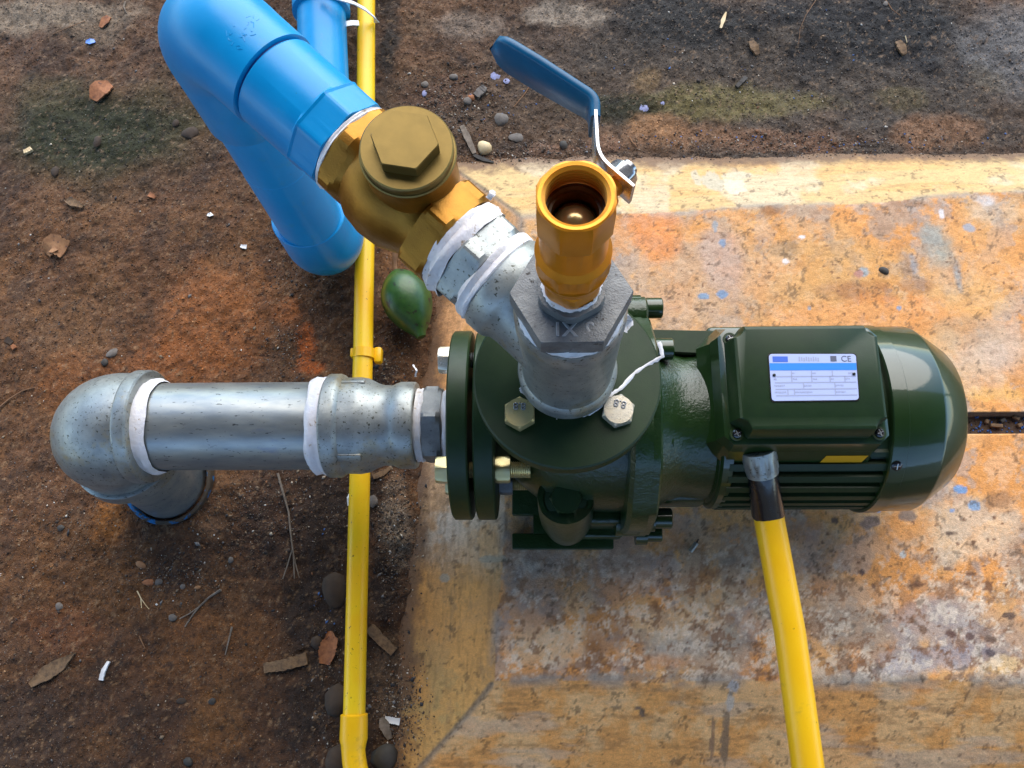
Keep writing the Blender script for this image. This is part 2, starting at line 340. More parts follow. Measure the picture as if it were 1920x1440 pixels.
# ------------------------------------------------------------------ concrete plinth with sloped sides
ZT = .07
xin = lambda y: -.0375 + (y+.0)*.06 + .0015*np.sin(y*40)
yb = lambda x: -.0865 + .0012*np.sin(x*31+1) 
pa, pb = W(1150, 400, ZT), W(1640, 378, ZT); pc = W(1900, 358, ZT)
def yt(x): return np.interp(x, [-.2, pa.x, pb.x, pc.x, 2], [pa.y-.008, pa.y, pb.y, pc.y, pc.y+.01]) + .0015*np.sin(x*27)
YOUT = W(1400, 298, .0).y
def dtop(x, y): return (y-yt(x))*(.068/.82)/(YOUT+.002*np.sin(x*19)-yt(x))
slot_y0 = W(1900, 812, ZT-.004).y; slot_y1 = W(1900, 774, ZT).y; slot_x = .38
def sz(x, y):
    wob = (fbm(x, y, 14, 5, 3)-.5)*.012
    dl = xin(y)-x; db = yb(x)-y; dt = dtop(x, y)
    dm = np.maximum(np.maximum(dl*.62, db*.5), dt*.82)
    z = ZT - np.maximum(0, dm+wob*.25)
    srt = np.sort(np.stack([dl*.62, db*.5, dt*.82]), 0); crease = (1-sm(0, .0022, np.abs(srt[2]-srt[1])))*(srt[1] > .001)
    edge = np.exp(-(np.abs(dm)/.0022)**2)
    z -= .0018*crease + .0010*edge*(fbm(x, y, 60, 8, 3) > .42)
    z += (fbm(x, y, 40, 15, 4, .6)-.5)*.0016 + (fbm(x, y, 220, 25, 3, .7)-.5)*.0008
    tr = (y > slot_y0) & (y < slot_y1) & (x > slot_x); z = np.where(tr, ZT-.013+(z-ZT)*2, z)
    return z
TAN = (.50, .33, .18); ORG = (.52, .26, .105); GRY = (.27, .265, .25); BG = (.20, .25, .33); WH = (.64, .61, .54); BR = (.115, .062, .036); CR = (.62, .50, .31)
SB = [
 (1300, 520, 200, 110, (.46, .33, .22), .8), (1230, 440, 60, 50, (.60, .26, .11), .8), (1300, 430, 60, 30, (.58, .32, .13), .6), (1560, 520, 140, 70, (.48, .31, .15), .8), (1500, 430, 120, 22, (.60, .36, .17), .6), (1640, 590, 170, 40, (.54, .27, .12), .7), (1820, 470, 110, 80, (.56, .34, .17), .8), (1850, 560, 80, 60, (.56, .40, .22), .7),
 (1250, 560, 60, 30, (.42, .30, .22), .7), (1360, 490, 40, 60, (.40, .34, .33), .6), (1830, 680, 110, 60, (.52, .46, .38), .8), (1880, 650, 60, 60, (.45, .44, .42), .6), (1870, 740, 60, 14, (.60, .40, .18), .7), (1830, 620, 90, 30, (.30, .26, .20), .5), (1860, 400, 50, 26, (.45, .40, .33), .6), (1850, 375, 30, 14, (.55, .58, .62), .8),
 (1760, 470, 44, 52, (.27, .31, .29), .92), (1745, 450, 22, 30, (.25, .30, .30), .9), (1796, 520, 10, 34, (.22, .29, .33), .85), (1715, 500, 10, 18, (.22, .30, .38), .8), (1440, 392, 40, 12, BR, .85), (1470, 385, 30, 10, (.2, .12, .07), .6), (1430, 405, 20, 8, BR, .6), (1700, 378, 45, 10, BR, .55), (1470, 465, 34, 18, (.16, .13, .09), .6), (1600, 545, 60, 24, (.22, .10, .05), .75), (1700, 510, 16, 40, (.18, .12, .08), .6), (1720, 535, 30, 16, (.24, .13, .07), .7), (1540, 545, 20, 14, (.3, .18, .1), .5), (1675, 560, 60, 12, (.5, .22, .09), .6),
 (1020, 1050, 90, 34, (.34, .31, .29), .85), (1000, 1090, 60, 110, (.30, .26, .23), .8), (1150, 1080, 120, 70, (.33, .25, .21), .75), (1300, 1000, 90, 30, (.36, .25, .16), .6), (1240, 1020, 60, 26, (.48, .27, .12), .7), (1030, 1210, 90, 50, (.56, .48, .36), .8), (1090, 1130, 40, 40, (.47, .38, .27), .7), (1110, 1235, 28, 46, (.10, .045, .022), .85), (1140, 1190, 50, 50, (.20, .11, .06), .6), (1230, 1240, 90, 20, (.48, .27, .15), .7), (1280, 1215, 70, 26, (.33, .32, .29), .7), (1250, 1170, 80, 30, (.50, .44, .34), .6),
 (1340, 1120, 60, 40, (.40, .34, .24), .7), (1370, 1200, 60, 40, (.25, .24, .21), .8), (1560, 1030, 150, 50, (.50, .33, .22), .7), (1520, 1000, 90, 26, (.28, .19, .15), .6), (1670, 1010, 60, 50, (.56, .33, .17), .7), (1830, 1000, 110, 60, (.58, .49, .38), .8), (1870, 940, 40, 22, (.15, .10, .07), .7), (1560, 1120, 100, 40, (.46, .38, .30), .7), (1500, 1170, 70, 30, (.24, .16, .10), .7), (1620, 1180, 100, 40, (.26, .255, .23), .85), (1760, 1160, 110, 60, (.29, .30, .33), .85), (1780, 1230, 120, 26, (.23, .25, .31), .85), (1710, 1250, 90, 20, (.36, .38, .43), .8), (1880, 1190, 60, 60, (.22, .21, .22), .7), (1880, 1250, 50, 18, (.60, .48, .28), .7), (1880, 1120, 40, 30, (.13, .10, .09), .6), (1560, 1255, 30, 20, (.17, .10, .06), .8), (1580, 1275, 22, 14, (.25, .25, .23), .7), (1150, 1270, 150, 9, (.20, .19, .17), .75), (1480, 1060, 60, 40, (.48, .38, .33), .6),
 (1363, 1053, 20, 12, (.24, .22, .19), .85), (1360, 1090, 14, 13, (.24, .21, .17), .85), (1420, 1150, 14, 13, (.30, .26, .19), .7), (1372, 1188, 22, 26, (.27, .26, .22), .8), (1540, 1100, 40, 20, (.35, .17, .08), .6),
 (1330, 800, 700, 40, (.45, .33, .22), .4),
]
STR = [  # drops and crisp paint spots
 (1355, 456, 8, 10, (.20, .28, .40)), (1320, 556, 10, 6, (.18, .28, .42)), (1353, 551, 12, 9, (.18, .28, .44)), (1341, 422, 6, 12, (.28, .32, .36)), (1618, 508, 11, 11, (.26, .32, .36)), (1817, 427, 11, 9, (.30, .34, .40)), (1473, 490, 7, 5, (.66, .68, .72)), (1503, 444, 7, 4, (.6, .63, .68)), (1765, 400, 5, 9, (.6, .62, .66)), (1686, 577, 5, 5, (.2, .28, .4)), (1800, 918, 12, 8, (.16, .29, .52)), (1827, 950, 12, 11, (.20, .31, .48)), (1693, 1041, 8, 7, (.45, .50, .52)), (1785, 957, 4, 4, (.2, .3, .5)), (1648, 957, 5, 4, (.2, .33, .6)), (1517, 578, 4, 4, (.25, .3, .36)), (1610, 514, 9, 8, (.35, .2, .17)),
 (1366, 1282, 12, 12, (.34, .36, .38)), (1363, 1310, 8, 22, (.42, .41, .38)), (1361, 1350, 7, 22, (.20, .155, .11)), (1363, 1400, 8, 42, (.17, .13, .09)), (1338, 1390, 4, 50, (.22, .15, .10)), (1202, 1334, 6, 9, (.10, .085, .07)), (1196, 1325, 10, 3, (.12, .10, .08)),
 (1340, 335, 22, 30, (.36, .36, .31)), (1310, 320, 10, 22, (.38, .37, .31)), (1375, 345, 24, 24, (.46, .46, .40)), (1390, 315, 30, 12, (.42, .40, .33)), (1560, 510, 3, 3, BR),
 (925, 1050, 26, 7, (.30, .28, .23)), (830, 1083, 12, 9, (.30, .28, .23)),
]
rs = np.random.default_rng(5)
PIT = [(px+rs.normal(0, 8), py+rs.normal(0, 8), rs.uniform(2, 5), rs.uniform(1.5, 4), BR) for px, py in [(rs.uniform(1540, 1920), rs.uniform(960, 1250)) for _ in range(75)]]
PIT += [(rs.uniform(1250, 1910), rs.uniform(400, 600), rs.uniform(1.5, 3.5), rs.uniform(1.2, 3), BR) for _ in range(70)]
PIT += [(rs.uniform(1000, 1400), rs.uniform(1060, 1250), rs.uniform(1.5, 3), rs.uniform(1.2, 3), BR) for _ in range(30)]
PIT += [(1720, 1095, 14, 5, BR), (1785, 1190, 12, 8, (.09, .05, .04)), (1819, 1194, 9, 8, (.08, .05, .045)), (1856, 1198, 12, 7, (.09, .06, .045)), (1858, 1224, 9, 8, (.05, .04, .05)), (1730, 1180, 7, 9, (.14, .09, .06)), (1780, 1000, 11, 4, (.07, .05, .04)), (1826, 1016, 5, 5, BR), (1892, 1155, 12, 7, (.07, .05, .04)), (1855, 1100, 8, 12, BR), (1820, 1076, 12, 4, BR), (1776, 1066, 10, 6, (.13, .09, .07)), (1565, 975, 8, 8, (.08, .06, .05)), (1616, 1073, 6, 5, (.06, .04, .04)), (1630, 978, 18, 14, (.16, .13, .12)), (1700, 965, 18, 12, (.18, .15, .13))]
def scol(x, y, z):
    n1 = fbm(x, y, 18, 200, 6, .68); n2 = fbm(x, y, 45, 210, 5, .7); n3 = fbm(x, y, 9, 220, 4, .6)
    top = np.tile(C(*TAN), (len(x), 1))
    top = mixc(top, ORG, sm(.45, .6, n3)*.7); top = mixc(top, GRY, sm(.52, .62, n1)*.6)
    lo = 1-sm(-.02, .09, y)
    top = mixc(top, WH, sm(.545, .60, fbm(x, y, 34, 230, 6, .74))*(.18+.38*lo)); top = mixc(top, (.15, .085, .05), sm(.57, .62, fbm(x, y, 42, 240, 6, .76))*(.22+.5*lo))
    top = mixc(top, (.50, .26, .11), sm(.56, .63, fbm(x, y, 26, 245, 6, .72))*.55); top = mixc(top, (.28, .29, .30), sm(.57, .62, fbm(x, y, 21, 247, 6, .72))*.5)
    rough_ = top.copy(); top = blobs(top, x, y, SB, ZT, 300, .55)
    top = top*.78+rough_*.22
    top = mixc(top, WH, sm(.575, .62, fbm(x, y, 60, 530, 6, .76))*(.08+.42*lo)); top = mixc(top, (.16, .09, .05), sm(.585, .625, fbm(x, y, 75, 540, 6, .76))*(.22+.5*lo))
    # sloped sides, brushed along their length
    dl = xin(y)-x; db = yb(x)-y; dt = dtop(x, y)
    stx = fbm(x*16, y*60, 1.6, 250, 6, .75); sty = fbm(x*60, y*16, 1.6, 260, 6, .75); stf = fbm(x*40, y*420, 1.3, 262, 3, .7); stg = fbm(x*420, y*40, 1.3, 264, 3, .7)
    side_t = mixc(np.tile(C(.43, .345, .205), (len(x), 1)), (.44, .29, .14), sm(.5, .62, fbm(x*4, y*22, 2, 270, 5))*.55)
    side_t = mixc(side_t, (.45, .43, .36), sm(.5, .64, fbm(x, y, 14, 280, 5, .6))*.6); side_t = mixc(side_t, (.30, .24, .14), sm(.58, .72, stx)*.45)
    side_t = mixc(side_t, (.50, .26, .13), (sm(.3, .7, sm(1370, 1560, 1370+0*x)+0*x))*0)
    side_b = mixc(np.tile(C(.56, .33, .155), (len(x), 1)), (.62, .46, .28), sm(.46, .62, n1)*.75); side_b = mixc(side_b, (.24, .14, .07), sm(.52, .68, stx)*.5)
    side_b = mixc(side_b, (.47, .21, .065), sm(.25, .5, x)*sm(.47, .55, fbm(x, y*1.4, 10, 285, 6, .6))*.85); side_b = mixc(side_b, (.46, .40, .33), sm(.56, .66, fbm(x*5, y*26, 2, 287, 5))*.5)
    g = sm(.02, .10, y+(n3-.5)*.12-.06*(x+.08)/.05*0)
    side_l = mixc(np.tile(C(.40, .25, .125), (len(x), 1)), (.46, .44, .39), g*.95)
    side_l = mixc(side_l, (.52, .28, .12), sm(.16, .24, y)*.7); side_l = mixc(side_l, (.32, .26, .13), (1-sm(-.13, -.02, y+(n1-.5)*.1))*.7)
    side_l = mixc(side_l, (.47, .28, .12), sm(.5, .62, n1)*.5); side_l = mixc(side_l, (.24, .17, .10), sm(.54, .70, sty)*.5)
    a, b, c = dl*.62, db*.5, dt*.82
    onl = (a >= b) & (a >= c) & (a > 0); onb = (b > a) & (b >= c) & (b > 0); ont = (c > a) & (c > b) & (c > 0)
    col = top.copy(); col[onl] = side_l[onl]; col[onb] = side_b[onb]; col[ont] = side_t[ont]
    dm = np.maximum(np.maximum(a, b), c); e = np.exp(-(np.abs(dm)/.0035)**2)
    col = mixc(col, (.24, .23, .21), e*.75*sm(.40, .55, fbm(x, y, 25, 290, 4)))
    srt = np.sort(np.stack([a, b, c]), 0); cr = (1-sm(.0005, .0045, np.abs(srt[2]-srt[1])))*(srt[1] > .001); col = mixc(col, (.15, .14, .12), cr*.75)
    k = onb*1.0; col = col*(1-(k*.14*(stf > .60)))[:, None]; k = onl*1.0; col = col*(1-(k*.18*(stg > .60)))[:, None]; k = ont*1.0; col = col*(1-(k*.15*(stf > .60)))[:, None]
    for i, (px, py, rx, ry, cc) in enumerate(STR+PIT):
        zz = ZT if (390 < py < 1272 and px > 940) else .045
        p = W(px, py, zz); ax = abs((W(px+rx, py, zz)-p).x); ay = abs((W(px, py-ry, zz)-p).y)
        near = np.where((np.abs(x-p.x) < ax*2.2) & (np.abs(y-p.y) < ay*2.2))[0]
        if len(near) == 0: continue
        xx, yy = x[near], y[near]; dd = np.sqrt(((xx-p.x)/ax)**2+((yy-p.y)/ay)**2)+(fbm(xx, yy, 120, 400+i, 3)-.5)*1.0
        mm = (1-sm(.8, 1.05, dd))*.88; col[near] = col[near]*(1-mm[:, None])+np.array(cc)[None]*mm[:, None]
    # dirt carried up from the soil
    nr = fbm(x, y, 55, 310, 5, .7); col = mixc(col, (.10, .065, .045), (1-sm(.004, .020, z+(nr-.5)*.022))*.9)
    col = mixc(col, (.05, .035, .02), sm(.66, .70, fbm(x, y, 110, 320, 4, .75))*.55)
    tr = ((y > slot_y0-.0015) & (y < slot_y1+.0015) & (x > slot_x)).astype(float); col = mixc(col, (.02, .016, .013), tr*.93)
    return col*(.84+.32*fbm(x, y, 200, 330, 4, .8))[:, None]
grid('concrete_plinth', np.arange(-.20, .80, .0019), np.concatenate([np.arange(-.34, .66, .0019)]), sz, scol, 'concrete', kind='structure')

# ------------------------------------------------------------------ canopy roof over the pump (seen mirrored in the paint)
rf = thing('canopy_roof', (0, .1, 2.35), 'dark corrugated sheet roof on posts above the pump', 'roof')
n = 160; mb = MB(); V = []; Fc = []
for i in range(n+1):
    xx = -4+8*i/n; zz = 2.35+.02*math.sin(i*1.6)
    V += [(xx, -2.05, zz-.02), (xx, 1.05, zz+.12), (xx, -2.05, zz-.01), (xx, 1.05, zz+.13)]
for i in range(n):
    a = i*4; Fc += [(a, a+1, a+5, a+4), (a+2, a+6, a+7, a+3), (a, a+4, a+6, a+2), (a+1, a+3, a+7, a+5)]
mb.add(V, Fc).build('roof_sheet', 'roof', rf)
for xx in (-3.6, 3.6):
    for yy in (-1.95, .95): MB().box((xx, yy, 1.17), (.08, .08, 2.36), .004).build('post', 'post', rf)

gw = MB().box((0, -2.9, .50), (9, .12, 1.3), .01).build('garden_wall', 'post', None); gw['label'] = 'low painted garden wall outside the bottom of the picture'; gw['category'] = 'wall'
# ------------------------------------------------------------------ loose grains
def zsurf(x, y): return np.maximum(gz(x, y), np.where((x > -.199) & (y > -.34) & (y < .66) & (x < .8), sz(x, y), -1))
def grains(name, pts, sizes, cols, mname, **props):
    N = len(pts); x = pts[:, 0]; y = pts[:, 1]; z = zsurf(x, y)
    o6 = np.array([[1, 0, 0], [-1, 0, 0], [0, 1, 0], [0, -1, 0], [0, 0, 1], [0, 0, -1.]])
    fc = np.array([[0, 2, 4], [2, 1, 4], [1, 3, 4], [3, 0, 4], [2, 0, 5], [1, 2, 5], [3, 1, 5], [0, 3, 5]])
    an = RNG.random(N)*6.28; ca, sa = np.cos(an), np.sin(an); st = np.stack([RNG.uniform(.7, 1.5, N), RNG.uniform(.5, 1, N), RNG.uniform(.35, .75, N)], 1)
    v = o6[None]*st[:, None, :]*(1+RNG.uniform(-.25, .25, (N, 6, 1))); v = v+RNG.normal(0, .12, v.shape)
    vx = v[..., 0]*ca[:, None]-v[..., 1]*sa[:, None]; vy = v[..., 0]*sa[:, None]+v[..., 1]*ca[:, None]
    v = np.stack([vx, vy, v[..., 2]], -1)*sizes[:, None, None]; v += np.stack([x, y, z+sizes*.25], 1)[:, None, :]
    me = bpy.data.meshes.new(name); me.vertices.add(N*6); me.vertices.foreach_set('co', v.ravel())
    q = (fc[None]+(np.arange(N)*6)[:, None, None]).reshape(-1, 3); me.loops.add(q.size); me.loops.foreach_set('vertex_index', q.ravel())
    me.polygons.add(len(q)); me.polygons.foreach_set('loop_start', np.arange(len(q))*3); me.update(calc_edges=True)
    tint(me, np.repeat(cols, 6, 0)); me.materials.append(M[mname]); o = bpy.data.objects.new(name, me); COL.objects.link(o)
    for k, vv in props.items(): o[k] = vv
PAL = np.array([(.07, .045, .03), (.04, .028, .02), (.13, .085, .05), (.22, .16, .10), (.03, .03, .032), (.16, .15, .14), (.20, .085, .035), (.42, .35, .26), (.6, .56, .48)])
def clusters(lst, zz=0):
    P = []
    for px, py, rx, ry, n in lst:
        for _ in range(n):
            p = W(px+random.gauss(0, rx*.5), py+random.gauss(0, ry*.5), zz); P.append((p.x, p.y))
    return np.array(P)
u = np.stack([RNG.uniform(-.85, .82, 30000), RNG.uniform(-.28, .98, 30000)], 1)
u = u[fbm(u[:, 0], u[:, 1], 16, 77, 4)+RNG.uniform(-.12, .12, len(u)) > .46]
keep = sz(u[:, 0], u[:, 1]) < .006; u = u[keep | (u[:, 0] < -.15)]
g_ = np.stack([RNG.uniform(-.82, .78, 190000), RNG.uniform(-.27, .95, 190000)], 1); g_ = g_[(np.where(g_[:, 0] > -.2, sz(g_[:, 0], g_[:, 1]), -1) < .002)]
gc_ = grade(gcol(g_[:, 0], g_[:, 1], 0), 'ground', g_[:, 1])*np.exp(RNG.normal(.08, .36, (len(g_), 1)))
grains('soil_crumbs', g_, np.clip(np.exp(RNG.normal(-7.25, .36, len(g_))), .0004, .0017), gc_, 'grain', kind='stuff', label='fine crumbs of the brown soil surface', category='soil')
k = clusters([(850, 200, 110, 80, 2600), (700, 800, 70, 160, 1100), (740, 1000, 45, 150, 1700), (745, 1320, 60, 110, 1700), (500, 950, 160, 90, 1800), (320, 1080, 110, 60, 1000), (1000, 285, 160, 22, 1500), (1500, 270, 420, 26, 2200), (560, 500, 100, 80, 700), (540, 650, 60, 60, 700), (1450, 120, 420, 120, 1500), (120, 950, 120, 120, 500), (640, 1300, 60, 180, 1000), (730, 700, 40, 90, 900)])
allp = np.concatenate([u, k]); N = len(allp); s_ = np.exp(RNG.normal(-7.3, .5, N)); s_ = np.clip(s_, .0003, .0036)
wts = np.array([.24, .17, .19, .11, .10, .08, .05, .035, .025]); ci = RNG.choice(9, N, p=wts/wts.sum())
grains('gravel', allp, s_, PAL[ci]*RNG.uniform(.7, 1.3, (N, 1)), 'grain', kind='stuff', label='loose grit and fine gravel scattered over the brown soil', category='gravel')
kb = clusters([(1480, 265, 380, 22, 60), (1350, 120, 380, 90, 24), (600, 1100, 60, 120, 16), (900, 200, 90, 60, 18)])
kb2 = []
for _ in range(520): kb2.append((random.uniform(.40, .79), random.uniform(slot_y0+.002, slot_y1-.002)))
kb2 = np.array(kb2); kb2[:, 0] = .40+(kb2[:, 0]-.40)*1.0; kk = np.concatenate([kb, kb2]); cb = np.tile(C(.05, .13, .33), (len(kk), 1)); cb[len(kb):] = (.04, .14, .45); cb[len(kb):][RNG.random(len(kb2)) < .45] = (.03, .022, .018)
grains('plastic_shavings', kk, RNG.uniform(.0008, .0019, len(kk)), cb, 'grain', kind='stuff', label='tiny blue plastic shavings strewn in the dirt and in the slab gap', category='shavings')

# ------------------------------------------------------------------ the run: riser, branch, inlet
RA = W(1063, 706, .33); RB = W(1080, 368, .615); RD = (RB-RA).normalized()
def rz(z): return RA+RD*((z-RA.z)/RD.z)
T0 = rz(.412); E0 = W(360, 14, .45); BD = (E0-T0).normalized()
def bs(s): return T0+BD*s
IY, IZ = .171, .17
def X(px, z=IZ, py=790): return W(px, py, z).x
XA = Vector((1, 0, 0))

# ---- pump
pump = thing('water_pump', (.1, IY, ZT), 'dark green close-coupled centrifugal pump with motor bolted on the concrete plinth', 'pump')
G = 'greencast'
tf = MB().lathe([(-.020, .076), (-.0185, .0785), (-.0015, .0785), (0, .077)], RA, RD, 128).build('outlet_flange', 'greenflat', pump)
# casing body
xa, xb = -.026, .098
mb = MB()
mb.lathe([(xa, .030), (xa+.004, .052), (xa+.02, .066), (xa+.04, .082), (.05, .088), (xb-.004, .090), (xb, .086)], (0, IY, IZ), XA, 96, yclip=ZT+.004)
mb.lathe([(0, .06), (.06, .052), (.12, .050), (RA.z-.02-IZ, .060)], (RA.x, RA.y-.004, IZ), (0, 0, 1), 64)
mb.lathe([(0, .070), (.012, .076), (.014, .0775)], (RA.x, RA.y, RA.z-.036), RD, 64)
# volute cheek towards the viewer
def blk(xa_, xb_, ya_, yb2, za, zb_, bev, rx=0): mb.box(((xa_+xb_)/2, (ya_+yb2)/2, (za+zb_)/2), (xb_-xa_, yb2-ya_, zb_-za), bev, Matrix.Rotation(math.radians(rx), 3, 'X') if rx else None, 3)
blk(W(1105, 900, .20).x, bx0_ if 0 else W(1174, 900, .20).x, W(1140, 922, .205).y, .17, .10, .205, .007)
blk(W(1098, 960, .165).x, W(1171, 960, .165).x, W(1140, 984, .165).y, .15, .085, .165, .007)
blk(W(1060, 960, .10).x, W(1165, 960, .10).x, W(1140, 1010, .10).y, .15, .080, .108, .004)
blk(W(990, 900, .19).x, W(1110, 900, .19).x, W(1040, 905, .19).y, .17, .10, .185, .014, 12)
mb.build('pump_casing', G, pump)
# drain boss with plug
q0 = W(1058, 905, .205); q1 = W(1062, 985, .125)
pl = W(1061, 934, .205); bd = Vector((.0, -.16, 1)).normalized()
mb = MB(); mb.lathe([(-.07, .0275), (-.02, .0275), (-.003, .0275), (0, .0262), (0, .0218), (-.0012, .0212), (-.0012, .001)], pl, bd, 64)
mb.sweep([pl-bd*.006, W(1061, 950, .180), W(1062, 968, .150), W(1063, 984, .118), W(1065, 997, .095)], [.0274, .0276, .0268, .0225, .012], 40)
mb.box((pl.x, pl.y+.030, .150), (.050, .05, .10), .010, Matrix.Rotation(math.radians(12), 3, 'X'), 3)
mb.build('drain_boss', G, pump)
MB().lathe([(-.0014, .0192), (-.0006, .0198), (-.0002, .0190)], pl, bd, 48).build('washer', 'greenflat', pump)
MB().lathe([(-.001, .0165, 6, .028), (.0065, .0165, 6, .028), (.009, .0135, 6, .028)], pl, bd, 72).build('drain_plug', 'greenflat', pump, 20)
# foot
mb = MB(); fx0, fx1 = W(960, 1000, .083).x, W(1150, 1000, .083).x; fy0 = W(1000, 1030, .083).y; fy1 = .27
ns = [(fx0, fy0), (fx1, fy0), (fx1, fy1), (fx0, fy1)]
yy0, yy1 = W(960, 1000, .083).y, W(960, 966, .083).y; xe = W(1000, 980, .083).x
out = [(fx0, fy0), (fx1-.012, fy0), (fx1, fy0+.01), (fx1, fy1), (fx0, fy1), (fx0, yy1+.002), (fx0+.002, yy1), (xe-.006, yy1), (xe, yy1-.005), (xe, yy0+.005), (xe-.006, yy0), (fx0+.002, yy0), (fx0, yy0-.002)]
# concave outline: two slabs and a web keep the slot open
mb.box(((fx0+fx1)/2, (fy0+yy0)/2, ZT+.0075), (fx1-fx0, yy0-fy0, .014), .0018)
mb.box(((xe+fx1)/2, (yy0+yy1)/2, ZT+.0073), (fx1-xe, yy1-yy0+.002, .0134), .0004)
mb.box(((fx0+fx1)/2, (fy1+yy1)/2, ZT+.0075), (fx1-fx0, fy1-yy1, .014), .0018)
mb.box((fx0+.045, .105, ZT+.035), (.02, .07, .05), .004)
mb.build('foot', G, pump)
# inlet flange on the pump, adapter bracket
f2a, f2b = X(898), X(933)
FR = .0965
MB().lathe([(f2a, FR-.002), (f2a+.0015, FR), (f2b-.0015, FR), (f2b, FR-.002)], (0, IY, IZ), XA, 128).build('inlet_flange', 'greenflat', pump)
MB().lathe([(f2b-.001, .040), (.0, .045)], (0, IY, IZ), XA, 48).build('suction_neck', G, pump)
# backing plates
bx0, bx1, bx2 = X(1176, .2, 900), X(1190, .2, 900), X(1224, .2, 900)
mb = MB(); mb.lathe([(bx0-.004, .108, 8, .214, .39), (bx0, .113, 8, .22, .39), (bx0+.016, .113, 8, .22, .39)], (0, IY, IZ), XA, 96, yclip=ZT+.012)
mb.build('casing_rim', G, pump)
mb = MB(); mb.lathe([(bx1+.004, .110, 12, .214), (bx1+.006, .112, 12, .218), (bx2-.002, .112, 12, .218), (bx2, .109, 12, .214)], (0, IY, IZ), XA, 96, yclip=ZT+.016)
mb.build('bracket_flange', G, pump)
lx = X(1345, .2)
mb = MB(); mb.lathe([(bx2-.004, .090), (bx2+.006, .086), (bx2+.018, .078), (bx2+.032, .0745), (lx-.010, .0765), (lx-.008, .080), (lx+.002, .081)], (0, IY, IZ), XA, 128)
# belly web below
y_l = W(1290, 640, .22).y
lug = MB(); lug.levels([(bx2+.002, y_l-.012), (lx-.002, y_l-.016), (lx-.002, y_l+.010), (bx2-.004, y_l+.012)], [(.17, 0), (.222, 0), (.225, .0015)])
lug.build('bracket_lug', 'greenflat', pump)
yl2 = W(1290, 925, .16).y
mb.box(((bx2+lx)/2, yl2+.006, .135), (lx-bx2, .030, .055), .008, None, 3)
mb.build('motor_bracket', G, pump)
# cap screws on the bracket
for (px, py, z, r, ln) in ((1200, 578, .215, .0105, .022), (1222, 655, .245, .0105, .020), (1226, 826, .235, .0105, .017), (1226, 972, .145, .0105, .018), (1212, 1000, .115, .009, .016)):
    p = W(px, py, z); b_ = MB().lathe([(-.012, r+.003), (0, r+.003), (0, r), (ln-.001, r), (ln, r-.001), (ln, r*.55), (ln-.006, r*.5)], (p.x, p.y, p.z), XA, 40)
    b_.build('cap_screw', 'green', pump)
for (px, py, z) in ((1200, 590, .215), (1200, 826, .235), (1200, 972, .145), (1200, 655, .24)):
    p = W(px, py, z); MB().lathe([(-.026, .018), (.004, .018), (.006, .016)], (p.x, p.y, p.z), XA, 40).build('lug', G, pump)
# flange bolts of the outlet
def hexbolt(px, py, z, rot, parent, mm, af=.0242, markrot=0):
    c = W(px, py, z); A, B, Dd = frame(RD)
    b = MB().lathe([(0, .0152, 6, af, rot), (.0085, .0152, 6, af, rot), (.0108, .0118, 6, af, rot), (.0108, .0112)], c, RD, 96).build('flange_bolt', mm, parent, 25)
    R = Matrix.Rotation(markrot, 3, 'Z')
    text('8.8', .0085, c+RD*.0110+R @ Vector((0, -.0050, 0)), R, 'steel', b, 'grade_mark', .0005, .0002)
    return b
zb = RA.z
hexbolt(975, 779, zb, .52, pump, 'yzinc', markrot=math.radians(178)).name = 'flange_bolt'
hexbolt(1158, 774, zb, .30, pump, 'zinc', markrot=math.radians(165))
# motor
mx0, mx1 = X(1338, .2), X(1655, .2)
nf = 40; mb = MB()
secs = []
for i in range(nf*6):
    a = 2*math.pi*i/(nf*6); r = (.0825, .0875, .0875, .0875, .0875, .0825)[i % 6]
    if math.cos(a) > .86: r = .085
    secs.append((math.sin(a)*r, math.cos(a)*r))
V = []; Fc = []; m_ = len(secs)
for xx, kx in ((mx0, .955), (mx0+.004, 1), (mx1-.005, 1), (mx1, .9)):
    for a, b in secs: V.append((xx, IY+.004+a*kx*1.04, max(IZ+b*kx, ZT+.006)))
for i in range(3):
    for k in range(m_): a = i*m_+k; b = i*m_+(k+1) % m_; Fc.append((a, b, b+m_, a+m_))
Fc += [tuple(range(m_)), tuple(3*m_+k for k in range(m_))]
mot = mb.add(V, Fc).build('motor_body', 'greenflat', pump, 25)
# end shield ring at the drive end
MB().lathe([(mx0-.004, .083), (mx0-.002, .086), (mx0+.007, .086), (mx0+.009, .083)], (0, IY, IZ), XA, 96, yclip=ZT+.01).build('end_shield', 'green', pump)
MB().lathe([(mx0, .0455)], (0, 0, 0), XA, 3) if False else None
# little square lug behind left of the box
p = W(1355, 628, .21); MB().box((p.x+.004, p.y-.006, .195), (.040, .030, .034), .005, None, 3).build('mounting_lug', 'green', pump)
p = W(1338, 646, .235); MB().lathe([(0, .004), (.014, .004)], p, XA, 20).build('cap_screw', 'green', pump)
# fan cover
c0, c1, c2, c3 = X(1655, .24), X(1672, .25), X(1772, .255), X(1813, .235)
fr = .0940; MO = (0, IY+.0045, IZ)
fc = MB().lathe([(c0, fr-.006), (c0, fr-.001), (c0+.001, fr+.0008), (c0+.0145, fr+.0008), (c0+.0155, fr-.0006), (c2-.003, fr-.0006), (c2, fr-.0018), (c3-.004, fr-.020), (c3-.001, fr-.023), (c3, fr-.030), (c3-.002, .01)], MO, XA, 160, yclip=ZT+.002).build('fan_cover', 'green', pump, 24)
p = W(1672, 862, .235); nrm = Vector((0, p.y-MO[1], p.z-IZ)).normalized(); pc_ = Vector((p.x, MO[1], IZ))+nrm*(fr+.0005)
scr = MB().lathe([(0, .0048), (.0012, .0048), (.0022, .003)], pc_, nrm, 24).build('screw', 'black', pump)
mb = MB(); A_, B_, D_ = frame(nrm)
